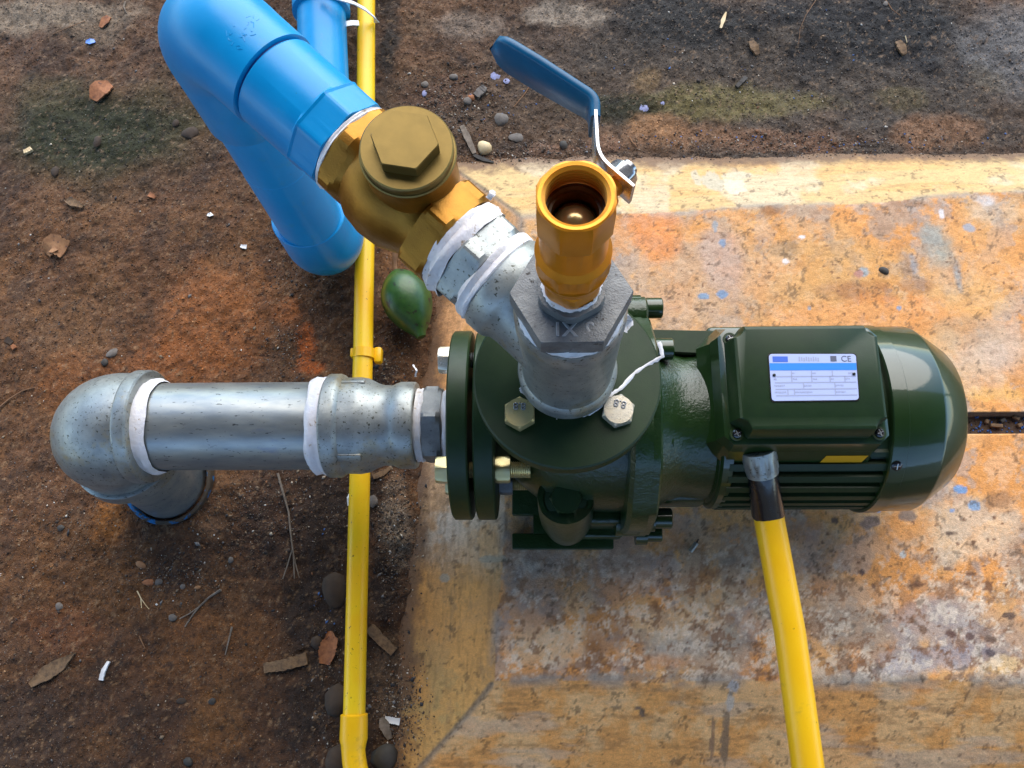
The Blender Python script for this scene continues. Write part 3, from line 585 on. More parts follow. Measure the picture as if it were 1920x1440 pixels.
for q in (A_, B_): mb.sweep([pc_+nrm*.0022-q*.003, pc_+nrm*.0022+q*.003], .0005, 6)
mb.build('cross_recess', 'steel', scr)

# ---- terminal box
zt = .292; bl, brt, btp, bbt = W(1383, 700, zt).x, W(1652, 700, zt).x, W(1500, 613, zt).y, W(1500, 803, zt).y
tbx = thing('x', (0, 0, 0), 'x', 'x'); bpy.data.objects.remove(tbx)
def boxout(l, r, b, t, notch, rr=.002, n=7):
    P = []
    def arc(cx, cy, a0, a1, rad):
        for i in range(n+1):
            a = math.radians(a0+(a1-a0)*i/n); P.append((cx+rad*math.cos(a), cy+rad*math.sin(a)))
    # concave scallops at the four corners, counter-clockwise
    for cx, cy, a0, a1 in ((r, b, 180, 90), (r, t, 270, 180), (l, t, 0, -90), (l, b, 90, 0)): arc(cx, cy, a0, a1, notch)
    return P
mb = MB()
o1 = boxout(bl, brt, bbt, btp, .0095)
Rl = None
mb.levels(o1, [(zt-.020, -.0052), (zt-.006, -.0030), (zt-.0008, -.0006), (zt, .0012)])
lid = mb.build('terminal_box_lid', 'greenflat', pump, 30)
mb = MB(); e = .006
o2 = [(bl-e+.004, bbt-e), (brt+e-.004, bbt-e), (brt+e, bbt-e+.004), (brt+e, btp+e*.3-.004), (brt+e-.004, btp+e*.3), (bl-e+.004, btp+e*.3), (bl-e, btp+e*.3-.004), (bl-e, bbt-e+.004)]
mb.levels(o2, [(.226, -.008), (.2335, -.0165), (.251, -.0065), (.2525, -.0075), (zt-.0215, -.004), (zt-.0195, .0)])
mb.build('terminal_box', 'green', pump, 28)
for cx, cy in ((bl+.002, bbt+.002), (brt-.002, bbt+.002), (bl+.002, btp-.002), (brt-.002, btp-.002)):
    b_ = MB().lathe([(0, .0062), (.002, .0062), (.002, .0048)], (cx-.002 if cx < .26 else cx+.002, cy-.003, zt-.0196), (0, 0, 1), 24).build('screw_seat', 'green', pump)
    s_c = Vector((cx-.002 if cx < .26 else cx+.002, cy-.003, zt-.0190))
    b_ = MB().lathe([(0, .0040), (.0025, .0040), (.0035, .0028)], s_c, (0, 0, 1), 24).build('screw', 'black', pump)
    mb = MB()
    for q in (Vector((.0026, .001, 0)), Vector((-.001, .0026, 0))): mb.sweep([s_c+Vector((0, 0, .0036))-q, s_c+Vector((0, 0, .0036))+q], .00045, 6)
    mb.build('cross_recess', 'steel', b_)
# name plate
nz = zt+.0004
def NP(fx, fy, dz=0):     # fraction of the plate, y downwards
    a = lerp(W(1441, 664, nz), W(1604, 664, nz), fx); b = lerp(W(1447, 752, nz), W(1610, 750, nz), fx); v = lerp(a, b, fy); v.z = nz+dz; return v
def rect(mb, x0, y0, x1, y1, dz): return mb.add([NP(x0, y1, dz), NP(x1, y1, dz), NP(x1, y0, dz), NP(x0, y0, dz)], [(0, 1, 2, 3)])
def rrect(x0, y0, x1, y1, z0, z1, r=.04, ra=.07):
    P = []
    for cx, cy, a0 in ((x1-r, y1-ra, 0), (x0+r, y1-ra, 90), (x0+r, y0+ra, 180), (x1-r, y0+ra, 270)):
        for i in range(6): a = math.radians(a0+90*i/5); P.append((cx+r*math.cos(a), cy+ra*math.sin(a)))
    n = len(P); m = MB(); m.add([NP(a, b, z0) for a, b in P]+[NP(a, b, z1) for a, b in P], [tuple(range(n)), tuple(range(n, 2*n))]+[(i, (i+1) % n, n+(i+1) % n, n+i) for i in range(n)]); return m
rrect(-.012, -.02, 1.012, 1.025, -.0004, .0002).build('plate_border', 'black', lid)
npl = rrect(0, 0, 1, 1, .0, .0006).build('nameplate', 'plate', lid, 30)
D = .00075
rect(MB(), .002, .20, .998, .355, D).build('blue_band', 'pblue', lid)
npl_t = MB(); rect(npl_t, .04, .055, .215, .175, D); npl_t.build('blue_mark', 'pdark', lid)
mb = MB()
for y in (.475, .605, .745, .88): rect(mb, .05, y, .985, y+.022, D)
for y0, xs_ in ((.37, (.24, .47, .71)), (.49, (.24, .47, .68, .85)), (.625, (.37, .73)), (.765, (.185, .26, .73))):
    for x in xs_: rect(mb, x, y0, x+.012, y0+.11, D)
rnd = random.Random(3)
for y, spans in ((.395, ((.255, .28), (.485, .52), (.90, .96))), (.52, ((.04, .07), (.26, .30), (.49, .53), (.695, .72), (.865, .90))), (.66, ((.04, .15), (.385, .46), (.745, .83))), (.80, ((.04, .16), (.275, .46), (.745, .85)))):
    for a, b in spans:
        x = a
        while x < b: wdt = rnd.uniform(.006, .014); rect(mb, x, y+rnd.uniform(0, .01), x+wdt, y+rnd.uniform(.03, .045), D+.00003); x += wdt+.006
for k in range(9): rect(mb, .34+k*.027, .06+.01*(k % 3), .357+k*.027, .16-.01*(k % 2), D)
mb.build('table_lines', 'pgrey', lid)
mb = MB(); rect(mb, .705, .045, .775, .165, D); mb.build('pictogram', 'pink', lid)
text('CE', .0075, NP(.885, .112, D), Matrix.Rotation(-.02, 3, 'Z'), 'pink', lid, 'ce_mark', .00005)
for fx in (.045, .962): MB().lathe([(0, .0014), (.0008, .0014), (.0012, .0008)], NP(fx, .455 if fx < .5 else .44, .0006), (0, 0, 1), 16).build('rivet', 'black', lid)
# orange warning strip on the front of the box
a, b = W(1541, 851, .247), W(1626, 841, .247)
yfr = bbt-e-.0060
wmb = MB(); x0, x1 = W(1543, 846, .246).x, W(1628, 846, .246).x
def fr_y(z): return (bbt-e) - (.0062 - (.238-.232 if 0 else 0)) - .0004
def wy(z): return bbt-e-(.0165-.0100*(z-.2335)/.0175)-.0005
wmb.add([(x0-.001, wy(.2365), .2365), (x1-.004, wy(.2365), .2365), (x1, wy(.2455), .2455), (x0+.003, wy(.2455), .2455)], [(0, 1, 2, 3)])
wmb.build('warning_strip', 'warn', pump)
# gland on the front of the box
g0 = W(1423, 852, .241); g1 = W(1430, 889, .230); gd = (g1-g0).normalized()
gl = MB().lathe([(0, .0150), (.0005, .0160), (.010, .0160), (.0105, .0162, 10, .0312), (.0195, .0160, 10, .0308), (.0205, .0148), (.026, .0146)], g0-gd*.006, gd, 64).build('cable_gland', 'galvdark' if 0 else 'galv', pump)

# ---- stuff on the inlet
def ring(name, O, D_, s0, s1, r, parent=None, mm='tape', wob=.0004, **pr):
    seg = 72; rows = 6; O = Vector(O); A, B, Dn = frame(D_); V = []; Fc = []; rr = random.Random(int(s0*1e5)+5)
    ph = [rr.uniform(0, 6) for _ in range(4)]
    for i in range(rows+1):
        t = i/rows; rad = r*(.992+(.016*math.sin(math.pi*t)))-(.0012 if i in (0, rows) else 0)
        for k in range(seg):
            th = 2*math.pi*k/seg; ss = s0+(s1-s0)*t
            if i in (0, rows): ss += .0011*math.sin(3*th+ph[0]+i)+.0006*math.sin(7*th+ph[1])
            q = rad+wob*math.sin(th*2+ph[2]+t*9)+rr.uniform(-wob, wob)*.7+wob*math.sin(t*26+ph[3])
            V.append(O+Dn*ss+(A*math.cos(th)+B*math.sin(th))*q)
    for i in range(rows):
        for k in range(seg): a = i*seg+k; b = i*seg+(k+1) % seg; Fc.append((a, b, b+seg, a+seg))
    return MB().add(V, Fc).build(name, mm, parent, 50, **pr)
IO = Vector((0, IY, IZ))
f1a, f1b = X(854), X(889)
cf = thing('companion_flange', (f1a, IY, IZ-FR), 'round green companion flange screwed to the steel hex nipple left of the pump', 'flange')
MB().lathe([(f1a, .040), (f1a, FR-.002), (f1a+.0015, FR), (f1b-.0015, FR), (f1b, FR-.002), (f1b, .04)], IO, XA, 128).build('disc', 'greenflat', cf)
MB().lathe([(f1a-.004, .036), (f1a+.001, .039)], IO, XA, 48).build('collar', 'galv', cf)
for sy, sz_, lab in ((1, 1, 0), (-1, 1, 1), (1, -1, 2), (-1, -1, 3)):
    cy, cz = IY+sy*.0545, IZ+sz_*(.050 if sz_ > 0 else .040); hb = thing('hex_bolt', (f1a-.013, cy, cz), ['zinc plated hex bolt through the inlet flanges, upper far side', 'yellow zinc hex bolt and nut through the inlet flanges, upper near side', 'zinc hex bolt through the inlet flanges, lower far side', 'dull hex bolt and nut through the inlet flanges, lower near side'][lab], 'bolt', 'bolts through the inlet flanges')
    O = (0, cy, cz)
    MB().lathe([(f1a-.0125, .0125, 6, .024, .52), (f1a-.0105, .0140, 6, .024, .52), (f1a-.0005, .0140, 6, .024, .52)], O, XA, 72).build('head', 'zinc' if lab in (0, 2) else 'yzinc', hb)
    prof = []; xx = f1a
    while xx < f2b+.034: prof += [(xx, .0073), (xx+.001, .0080)]; xx += .002
    MB().lathe(prof, O, XA, 32).build('shank', 'steel' if lab == 0 else 'yzinc', hb, 60)
    MB().lathe([(f2b+.0006, .0125, 6, .024, .52), (f2b+.0025, .0140, 6, .024, .52), (f2b+.0125, .0140, 6, .024, .52), (f2b+.0145, .0125, 6, .024, .52)], O, XA, 72).build('nut', 'yzinc' if lab != 3 else 'galvdark', hb)
# hex nipple
h0, h1 = X(798), X(832)
hn = thing('hex_nipple', (h0, IY, IZ), 'galvanised hex nipple between the bell reducer and the green inlet flange', 'nipple')
MB().lathe([(h0, .034), (h0, .0385, 6, .072, .5236), (h0+.003, .0415, 6, .072, .5236), (h1-.004, .0415, 6, .072, .5236), (h1, .0375, 6, .072, .5236), (h1, .034), (f1a-.002, .034)], IO, XA, 120).build('hex', 'galvdark', hn, 16)
ring('thread_tape', IO, XA, X(782), h0+.001, .0375, hn); ring('thread_tape', IO, XA, h1+.0005, f1a-.001, .0358, hn)
# bell reducer
r0, r1, r2, r3, r4 = X(619), X(652), X(690), X(722), X(783)
rd = thing('bell_reducer', (r0, IY, IZ), 'galvanised bell reducer with raised ribs joining the thick pipe to the hex nipple', 'reducer')
MB().lathe([(r0, .046), (r0, .0515), (r0+.002, .0535), (r1-.006, .0537), (r1-.003, .0525), (r1, .0495), (r2-.006, .0500), (r2+.002, .0485), (r3-.006, .0435), (r3, .0415), (r4-.024, .0415), (r4-.021, .0432), (r4-.016, .0448), (r4-.002, .0448), (r4, .0435), (r4, .036)], IO, XA, 96).build('body', 'galv', rd, 40)
for a in (52, -52, 180):
    q = Vector((0, math.sin(math.radians(a)), math.cos(math.radians(a))))
    mb = MB().box(IO+Vector(((r1+r2)/2, 0, 0))+q*.0482, (r2-r1+.004, .010, .006), .0025, Matrix.Rotation(-math.radians(a), 3, 'X'), 3); mb.build('rib', 'galv', rd)
# thick pipe
p0x, p1x = X(285), X(625)
gp = thing('steel_pipe', (p0x, IY, IZ), 'straight length of thick galvanised pipe between the elbow and the bell reducer', 'pipe')
MB().lathe([(p0x, .0452), (p0x+.02, .0453), (p1x, .0453)], IO, XA, 96).build('tube', 'galvpipe', gp)
ring('thread_tape', IO, XA, X(593), r0+.003, .0500, gp, wob=.0007); ring('thread_tape', IO, XA, X(276), X(312), .0492, gp, wob=.0006)
# elbow going down
ec = Vector((X(182), IY, IZ)); dn = (Vector((-.4500, .1380, .0))-ec).normalized()
el = thing('steel_elbow', (ec.x, ec.y-.02, .06), 'large rounded galvanised elbow at the far left end of the suction run', 'elbow')
pts = []; rad = []; R_ = .047; cc = ec+XA*R_+dn*R_
pts.append(ec+XA*(X(277)-ec.x)); rad.append(.0545)
th_ = math.acos(max(-1, min(1, XA.dot(dn))))
for i in range(17):
    a = i/16; v = (-dn*math.cos(a*math.pi/2)-XA*math.sin(a*math.pi/2))*R_; pts.append(cc+v); rad.append(.0550+.0045*math.sin(math.pi*a))
pts.append(ec+dn*.066); rad.append(.0545)
mb = MB().sweep(pts, rad, 72)
mb.lathe([(X(258), .0535), (X(262), .0580), (X(266), .0590), (X(285), .0590), (X(288), .0575), (X(288), .045)], IO, XA, 96)
mb.build('bend', 'galv', el, 40)
MB().lathe([(.060, .0545), (.063, .0585), (.078, .0590), (.081, .0575), (.081, .045)], ec, dn, 96).build('socket_rim', 'galv', el, 40)
rd_ = MB().lathe([(.060, .0450), (.20, .0450)], ec, dn, 80)
tz = thing('standpipe', (-.444, .133, 0), 'dark lower galvanised pipe dropping from the left elbow into the ground', 'pipe')
rd_.build('tube', 'galvpipe', tz); ring('thread_tape', ec, dn, .079, .084, .0480, tz)
gx, gy = -.4490, .1400
sl = thing('pipe_sleeve', (gx, gy, 0), 'worn blue plastic sleeve ring in the soil around the left standpipe', 'sleeve')
MB().lathe([(-.03, .0550), (.009, .0550), (.0105, .0540), (.0105, .0505), (.009, .0500), (-.03, .0500)], (gx, gy, 0), (0.0, -.1, 1), 80, wob=.0003).build('ring', 'sleeve', sl)
MB().lathe([(-.002, .0508), (-.0015, .04)], (gx, gy, 0), (0, 0, 1), 40).build('gap_floor', 'bore', sl)

# ---- tee on the riser
tee = thing('pipe_tee', rz(.345), 'galvanised tee standing on the round pump flange with its branch to upper left', 'tee')
z0 = RA
def rs_(z): return (z-RA.z)/RD.z
mb = MB()
mb.lathe([(rs_(.338), .030), (rs_(.3385), .0375), (rs_(.341), .0398), (rs_(.352), .0402), (rs_(.355), .0392), (rs_(.358), .0365), (rs_(.41), .0370), (rs_(.452), .0368), (rs_(.456), .0378), (rs_(.474), .0378), (rs_(.477), .0365), (rs_(.477), .031)], RA, RD, 96)
mb.build('body', 'galv', tee, 40)
mb = MB(); mb.lathe([(.01, .036), (.040, .0355), (.047, .0362), (.050, .0385), (.053, .0398), (.066, .0400), (.0685, .0385), (.0685, .03)], T0, BD, 96)
mb.build('branch', 'galv', tee, 40)
ring('thread_tape', RA, RD, .0005, rs_(.339), .0335, tee, wob=.0008)
ring('thread_tape', RA, RD, rs_(.4745), rs_(.484), .0352, tee, wob=.0008)
# casting mark on the tee body
p = RA+RD*.055+Vector((-.018, -.030, 0))
mb = MB(); 
for i in range(5): q = p+Vector((-.006+i*.0032, .003-i*.0016, .006-.006*i)); mb.blob(q, (.0013, .0012, .003), 1, .3, None, i)
mb.build('casting_mark', 'galv', tee)
# bushing
bz0, bz1 = .482, .501
bush = thing('reducing_bushing', rz(bz0), 'dark hexagonal reducing bushing marked 1X2 screwed into the top of the tee', 'bushing')
MB().lathe([(rs_(bz0), .037, 6, .0680, 0), (rs_(bz0)+.002, .0392, 6, .0680, 0), (rs_(bz1)-.001, .0392, 6, .0680, 0), (rs_(bz1), .0385, 6, .0672, 0), (rs_(bz1), .018)], RA, RD, 144).build('hex', 'galvdark', bush, 25)
A_, B_, D_ = frame(RD)
tz_ = rz(bz1)
TR = Matrix.Rotation(math.radians(-1), 3, 'Z')
text('1X', .0125, tz_+Vector((-.0045, -.0258, .0006)), TR, 'markiron', bush, 'size_mark', .0009, .0003)
text('2', .0125, tz_+Vector((.0105, -.0255, .0006)), TR, 'markiron', bush, 'size_mark', .0006, .0003, mirror=True)
mb = MB(); cc_ = tz_+Vector((.0245, -.010, .0003)); mb.sweep([cc_+Vector((.005*math.cos(a), .005*math.sin(a), 0)) for a in np.linspace(0, 6.1, 20)], .0005, 6); mb.build('size_mark', 'markiron', bush)
# small hex nipple
nn = thing('small_hex_nipple', rz(.5015), 'small grey hex nipple under the orange brass ball valve', 'nipple')
MB().lathe([(rs_(.5012), .0215, 6, .041, .5), (rs_(.503), .0225, 6, .041, .5), (rs_(.509), .0225, 6, .041, .5), (rs_(.511), .0215, 6, .041, .5), (rs_(.511), .014)], RA, RD, 96).build('hex', 'galvdark', nn, 25)
ring('thread_tape', RA, RD, rs_(.5105), rs_(.5150), .0178, nn, wob=.0008)

# ---- ball valve
bv = thing('ball_valve', rz(.514), 'orange brass ball valve with open threaded mouth on top of the riser', 'valve')
zs = rs_
prof = [(zs(.513), .0145), (zs(.513), .0172, 6, .0325, .52), (zs(.517), .0182, 6, .0330, .52), (zs(.527), .0184, 6, .0335, .52), (zs(.530), .0168), (zs(.533), .0176), (zs(.5345), .0200), (zs(.5370), .0205), (zs(.5375), .0192), (zs(.5385), .0192), (zs(.5390), .0212), (zs(.5420), .0216), (zs(.5425), .0203), (zs(.5435), .0203), (zs(.5440), .0230, 8, .0408, .39), (zs(.5570), .0232, 8, .0420, .39), (zs(.5590), .0219), (zs(.5600), .0214), (zs(.5640), .0192), (zs(.5860), .0188), (zs(.5880), .0203, 8, .0380, .39), (zs(.5900), .0222, 8, .0392, .39), (zs(.6120), .0222, 8, .0396, .39), (zs(.6155), .0203, 8, .0396, .39), (zs(.6160), .0190), (zs(.6158), .0172)]
sI = zs(.6158); rI = .0168
for i in range(5): prof += [(sI-.0014-i*.0027, rI-.0014), (sI-.0020-i*.0027, rI-.0014), (sI-.0029-i*.0027, rI+.0006)]
prof += [(sI-.0150, rI-.0008)]
MB().lathe(prof, RA, RD, 96, caps=(0, 0)).build('body', 'orange', bv, 17)
MB().lathe([(sI-.0149, rI-.0006), (sI-.0151, .0145), (sI-.0175, .0138), (sI-.0178, .0125), (sI-.0250, .0120), (sI-.040, .0120)], RA, RD, 64, caps=(0, 0)).build('bore', 'seat', bv, 17)
MB().lathe([(0, .001), (.002, .006), (.005, .010), (.009, .0128), (.013, .0135)][::-1] and [(-.013, .0135), (-.009, .0128), (-.005, .0105), (-.002, .0075), (-.0005, .004), (0, .0005)], RA+RD*(sI-.0190), RD, 48, caps=(1, 1)).build('ball', 'ball', bv)
# stem, lever
zl = .588
L0, L1 = W(1186, 343, .597), W(1120, 290, .597)
Ld = (L1-L0); Ld.z = 0; Ld.normalize(); Sd = Vector((-Ld.y, Ld.x, 0)); 
if Sd.y < 0: Sd = -Sd
if Sd.x < 0: Sd = Vector((Ld.y, -Ld.x, 0))
st0 = rz(.583)+Sd*.014; hub = lerp(L0, L1, .42); hub.z = .5865
ln = (hub-st0).dot(Sd)
st0 = hub-Sd*ln
MB().lathe([(0, .0105), (.010, .0100, 8, .0195), (ln-.008, .0092, 8, .0175), (ln-.007, .0065), (ln-.002, .0065)], st0, Sd, 48).build('stem_boss', 'orange', bv)
MB().lathe([(ln-.004, .0070, 6, .0125, .4), (ln-.0008, .0070, 6, .0125, .4)], st0, Sd, 48).build('packing_nut', 'orange', bv)
def strip(pts, z0_, z1_, th):   # vertical strip following a plan path
    n = len(pts); V = []; Fc = []
    for i, p in enumerate(pts):
        t = (pts[min(i+1, n-1)]-pts[max(i-1, 0)]); t.z = 0; t.normalize(); nn_ = Vector((-t.y, t.x, 0))
        zz = z0_[i] if hasattr(z0_, '__len__') else z0_; z2 = z1_[i] if hasattr(z1_, '__len__') else z1_
        for sgn, zq, inn in ((1, z2-.0012, 1), (.6, z2, 1), (-.6, z2, 1), (-1, z2-.0012, 1), (-1, zz+.0012, 1), (-.6, zz, 1), (.6, zz, 1), (1, zz+.0012, 1)):
            V.append(Vector((p.x, p.y, zq))+nn_*sgn*th/2)
    for i in range(n-1):
        for k in range(8): a = i*8+k; b = i*8+(k+1) % 8; Fc.append((a, b, b+8, a+8))
    Fc += [tuple(range(8)), tuple((n-1)*8+k for k in range(8))]
    return MB().add(V, Fc)
def bez(ps, n=8):     # round the corners of a polyline
    out = [ps[0]]
    for i in range(1, len(ps)-1):
        a, b, c = ps[i-1], ps[i], ps[i+1]; r = min(.008, (b-a).length*.45, (c-b).length*.45); s = b+(a-b).normalized()*r; e_ = b+(c-b).normalized()*r
        for k in range(n+1): t = k/n; out.append(s*(1-t)**2+b*2*t*(1-t)+e_*t*t)
    out.append(ps[-1]); return out
zh = .5975
l0, l1, l2, l3, l4 = W(1189, 348, zh), W(1122, 291, zh), W(1117, 205, zh), W(1117, 178, zh), W(921, 58, zh)
lev = thing('valve_lever', hub, 'bent steel valve lever with a long blue vinyl grip', 'lever')
strip(bez([l0, l1, l2]), .5785, zh, .0026).build('lever_arm', 'steel', lev, 30)
gp_ = bez([l2+Vector((0, -.003, 0)), l3, l4], 10); n = len(gp_)
sub = []
for i in range(n-1):
    m = 14 if (gp_[i+1]-gp_[i]).length > .02 else 1
    for k in range(m): sub.append(lerp(gp_[i], gp_[i+1], k/m))
sub.append(gp_[-1]); n = len(sub); tot = sum((sub[i+1]-sub[i]).length for i in range(n-1)); acc = 0; zlo = []; zhi = []
for i in range(n):
    if i: acc += (sub[i]-sub[i-1]).length
    t = acc/tot; w_ = min(.0138, .0108+.0050*t); rem = tot-acc
    if rem < w_: w_ = math.sqrt(max(0.0001**2, w_**2-(w_-rem)**2))
    mid = .5860-.001*t; zlo.append(mid-w_); zhi.append(mid+w_)
strip(sub, zlo, zhi, .0052).build('grip', 'grip', lev, 50)
MB().lathe([(-.001, .0085, 6, .0155, .3), (.005, .0090, 6, .0155, .3), (.0065, .0080, 6, .0155, .3), (.0065, .005), (.010, .0048), (.0105, .004)], hub+Sd*.0018, Sd, 48).build('lever_nut', 'steel', lev)

# ---- branch: nipple, check valve, adapter, elbow
hx = thing('branch_hex_nipple', bs(.085), 'grey galvanised hex nipple wrapped in white tape next to the brass check valve', 'nipple')
MB().lathe([(.0785, .036), (.0785, .0375, 6, .0715, .3), (.082, .0405, 6, .0715, .3), (.096, .0405, 6, .0715, .3), (.0985, .0375, 6, .0715, .3), (.0985, .03)], T0, BD, 120).build('hex', 'galv', hx, 16)
ring('thread_tape', T0, BD, .0675, .0795, .0385, hx, wob=.0007); ring('thread_tape', T0, BD, .0975, .1125, .0392, hx, wob=.0009)
cv = thing('check_valve', bs(.17), 'dull brass swing check valve with a big hexagon on its round cap', 'valve')
mb = MB()
mb.lathe([(.112, .032), (.112, .0395, 6, .0765, .35), (.115, .0432, 6, .0765, .35), (.131, .0435, 6, .0765, .35), (.134, .0410, 6, .0765, .35)], T0, BD, 120)
mb.build('outlet_hex', 'brasscast', cv, 16)
mb = MB(); mb.lathe([(.200, .036), (.204, .0385, 6, .0735, .35), (.207, .0405, 6, .0735, .35), (.217, .0405, 6, .0735, .35), (.219, .0385, 6, .0735, .35), (.219, .03)], T0, BD, 120)
mb.build('inlet_hex', 'brasscast', cv, 16)
cp = W(762, 276, .492); capc = Vector((cp.x, cp.y, .492)); UP = Vector((.03, -.03, 1)).normalized()
mb = MB(); mb.lathe([(.130, .035), (.137, .034), (.145, .037), (.158, .0425), (.175, .044), (.190, .0415), (.200, .036), (.204, .034)], T0, BD, 96)
mb.lathe([(-.075, .028), (-.045, .0335), (-.022, .0325), (-.013, .0318), (-.0095, .0330)], capc, UP, 96)
mb.build('body', 'brasscast', cv, 40)
MB().lathe([(-.0092, .0325), (-.0088, .0335), (-.0078, .0338), (-.0070, .0330), (-.0068, .0322), (-.001, .0322), (0, .0312)], capc, UP, 128).build('cap', 'brassdull', cv, 30)
MB().lathe([(-.0005, .0240, 6, .0405, -.16), (.0095, .0240, 6, .0405, -.16), (.0105, .0224, 6, .0396, -.16)], capc, UP, 144, ref=Vector((0, 1, 0))).build('cap_hexagon', 'brassdull', cv, 20)
p = W(768, 396, .440); dd = Vector((-.55, -.55, .35)).normalized()
MB().lathe([(-.014, .0065), (0, .0058), (.001, .005)], p-dd*.0+Vector((.004, .004, 0)), dd, 32).build('hinge_boss', 'brasscast', cv)
MB().lathe([(0, .0046, 6, .0078), (.005, .0046, 6, .0078)], p+Vector((.004, .004, 0)), dd, 36).build('hinge_screw', 'orange', cv)
mb = MB(); 
for i in range(4): q = W(655+i*14, 405+i*12, .43); mb.blob(q, (.0022, .0016, .003), 1, .3, None, i)
mb.build('casting_mark', 'brasscast', cv)
ring('thread_tape', T0, BD, .2185, .2235, .0375, cv, wob=.0004)
ad = thing('pvc_adapter', bs(.25), 'bright blue threaded PVC adapter with faceted end screwed onto the check valve', 'pipe adapter')
MB().lathe([(.2235, .034), (.2235, .0375), (.2240, .0395, 8, .0745, .2), (.2470, .0402, 8, .0745, .2), (.2490, .0405, 8, .0765, .2), (.2510, .0383), (.3015, .0386), (.3025, .0382), (.3025, .033)], T0, BD, 144).build('socket', 'blue', ad, 12)
# upper elbow
ue = thing('upper_pvc_elbow', bs(.36), 'large blue PVC elbow at the top left edge turning the pipe downwards', 'elbow')
LOW = Vector((W(582, 414, .15).x, W(582, 414, .15).y, .15)); EC = E0.copy(); DN = (LOW-EC).normalized()
hz = (EC-DN*0); R_ = .058; cc = EC-BD*R_+DN*R_; pts = [bs((EC-T0).dot(BD)-.058-.0)]; rad = [.0405]
pts = []; rad = []
L_e = (EC-T0).length
s0 = .3050
pts += [bs(s0), bs(s0+.0005), bs(s0+.001)]; rad += [.033, .0388, .0400]
pts += [T0+BD*(L_e-R_-.004)]; rad += [.0402]
for i in range(1, 20):
    a = i/20*math.pi/2; pts.append(cc+BD*(R_*math.sin(a))-DN*(R_*math.cos(a))); rad.append(.0404+.0020*math.sin(a*2))
pts += [EC+DN*(R_+.004), EC+DN*.118, EC+DN*.1195, EC+DN*.120]; rad += [.0404, .0402, .0395, .034]
MB().sweep(pts, rad, 96).build('bend', 'blue', ue, 30)
A_, B_, D_ = frame(BD); mb = MB(); rr = random.Random(4)
for i in range(26):
    s1_ = .318+.028*rr.random(); a1 = 1.62+.75*rr.random()-.35; P_ = []; ds, da = rr.uniform(-.004, .004), rr.uniform(-.09, .09); cu_ = rr.uniform(-.04, .04)
    for k in range(5): t = k/4; aa = a1+da*t+cu_*math.sin(t*3.1); P_.append(T0+D_*(s1_+ds*t)+(A_*math.cos(aa)+B_*math.sin(aa))*.0401)
    mb.sweep(P_, .00026, 5)
mb.build('moulded_marks', 'blue', ue)
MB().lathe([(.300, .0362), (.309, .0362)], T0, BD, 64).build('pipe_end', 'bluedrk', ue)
dp = thing('pvc_down_pipe', LOW, 'blue PVC pipe dropping from the upper elbow to the lower elbow', 'pipe')
LL = (LOW-EC).length
MB().lathe([(.10, .0362), (.19, .0362), (.1905, .0365), (LL+.01, .0365)], EC, DN, 80).build('tube', 'blue', dp, 30)
# lower elbow and ground pipe
le = thing('lower_pvc_elbow', LOW-Vector((0, 0, .1)), 'blue PVC elbow low by the yellow conduit turning the pipe towards the top', 'elbow')
EC2 = Vector((LOW.x+(.002), LOW.y-.004, .066)); GE = W(601, 30, .072); HD = (GE-EC2); HD.z = 0; HD.normalize(); HD = (HD+Vector((.0, 0, 0))).normalized()
R_ = .050; cc = EC2-DN*R_+HD*R_; pts = [EC2-DN*.089, EC2-DN*.0888, EC2-DN*.0875, EC2-DN*(R_+.003)]; rad = [.0366, .0420, .0428, .0428]
for i in range(1, 16):
    a = i/16*math.pi/2; pts.append(cc+DN*(R_*math.sin(a))-HD*(R_*math.cos(a))); rad.append(.0428+.0015*math.sin(2*a))
pts += [EC2+HD*(R_+.003), EC2+HD*.088, EC2+HD*.089, EC2+HD*.0895]; rad += [.0428, .0428, .042, .034]
MB().sweep(pts, rad, 80, up=Vector((0, 1, 0))).build('bend', 'blue', le, 30)
gpp = thing('pvc_ground_pipe', EC2+HD*.2, 'blue PVC pipe lying on the soil beside the yellow conduit at the top edge', 'pipe')
MB().lathe([(.07, .0325), (.75, .0325)], EC2, HD, 80).build('tube', 'blue', gpp)
MB().lathe([(.355, .0325), (.357, .0385), (.400, .0385), (.402, .0325)], EC2, HD, 80).build('coupling', 'blue', gpp)

# ---- yellow conduits
yr = .0122
ya, yb_, yc_ = W(687, -60, .045), W(681, 650, .035), W(664, 1345, .030)
def yz(p): return p
yp = thing('yellow_conduit', (yb_.x, yb_.y, .02), 'long straight yellow conduit with dark specks running over the soil', 'conduit')
pts = [W(688, -300, .050), ya, W(685, 400, .040), yb_, W(672, 1000, .034), yc_]
MB().sweep(pts, yr, 40).build('tube', 'yellow2', yp)
yeb = thing('conduit_bend', yc_, 'yellow conduit bend with a wider socket at the bottom edge', 'conduit')
ydir = (yc_-W(672, 1000, .034)).normalized()
q = yc_-ydir*.004; bend = [q, q+ydir*.001, q+ydir*.026, q+ydir*.032, q+ydir*.038]; rr_ = [.0120, .0150, .0153, .0138, .0130]
cdir = ydir.copy(); cur = bend[-1].copy()
for i in range(10):
    ang = math.radians(6.2); cdir = Matrix.Rotation(ang, 3, 'Z') @ cdir; cur = cur+cdir*.010; bend.append(cur.copy()); rr_.append(.0130)
for i in range(3): cur = cur+cdir*.05; bend.append(cur.copy()); rr_.append(.0130)
MB().sweep(bend, rr_, 40).build('tube', 'yellow', yeb, 35)
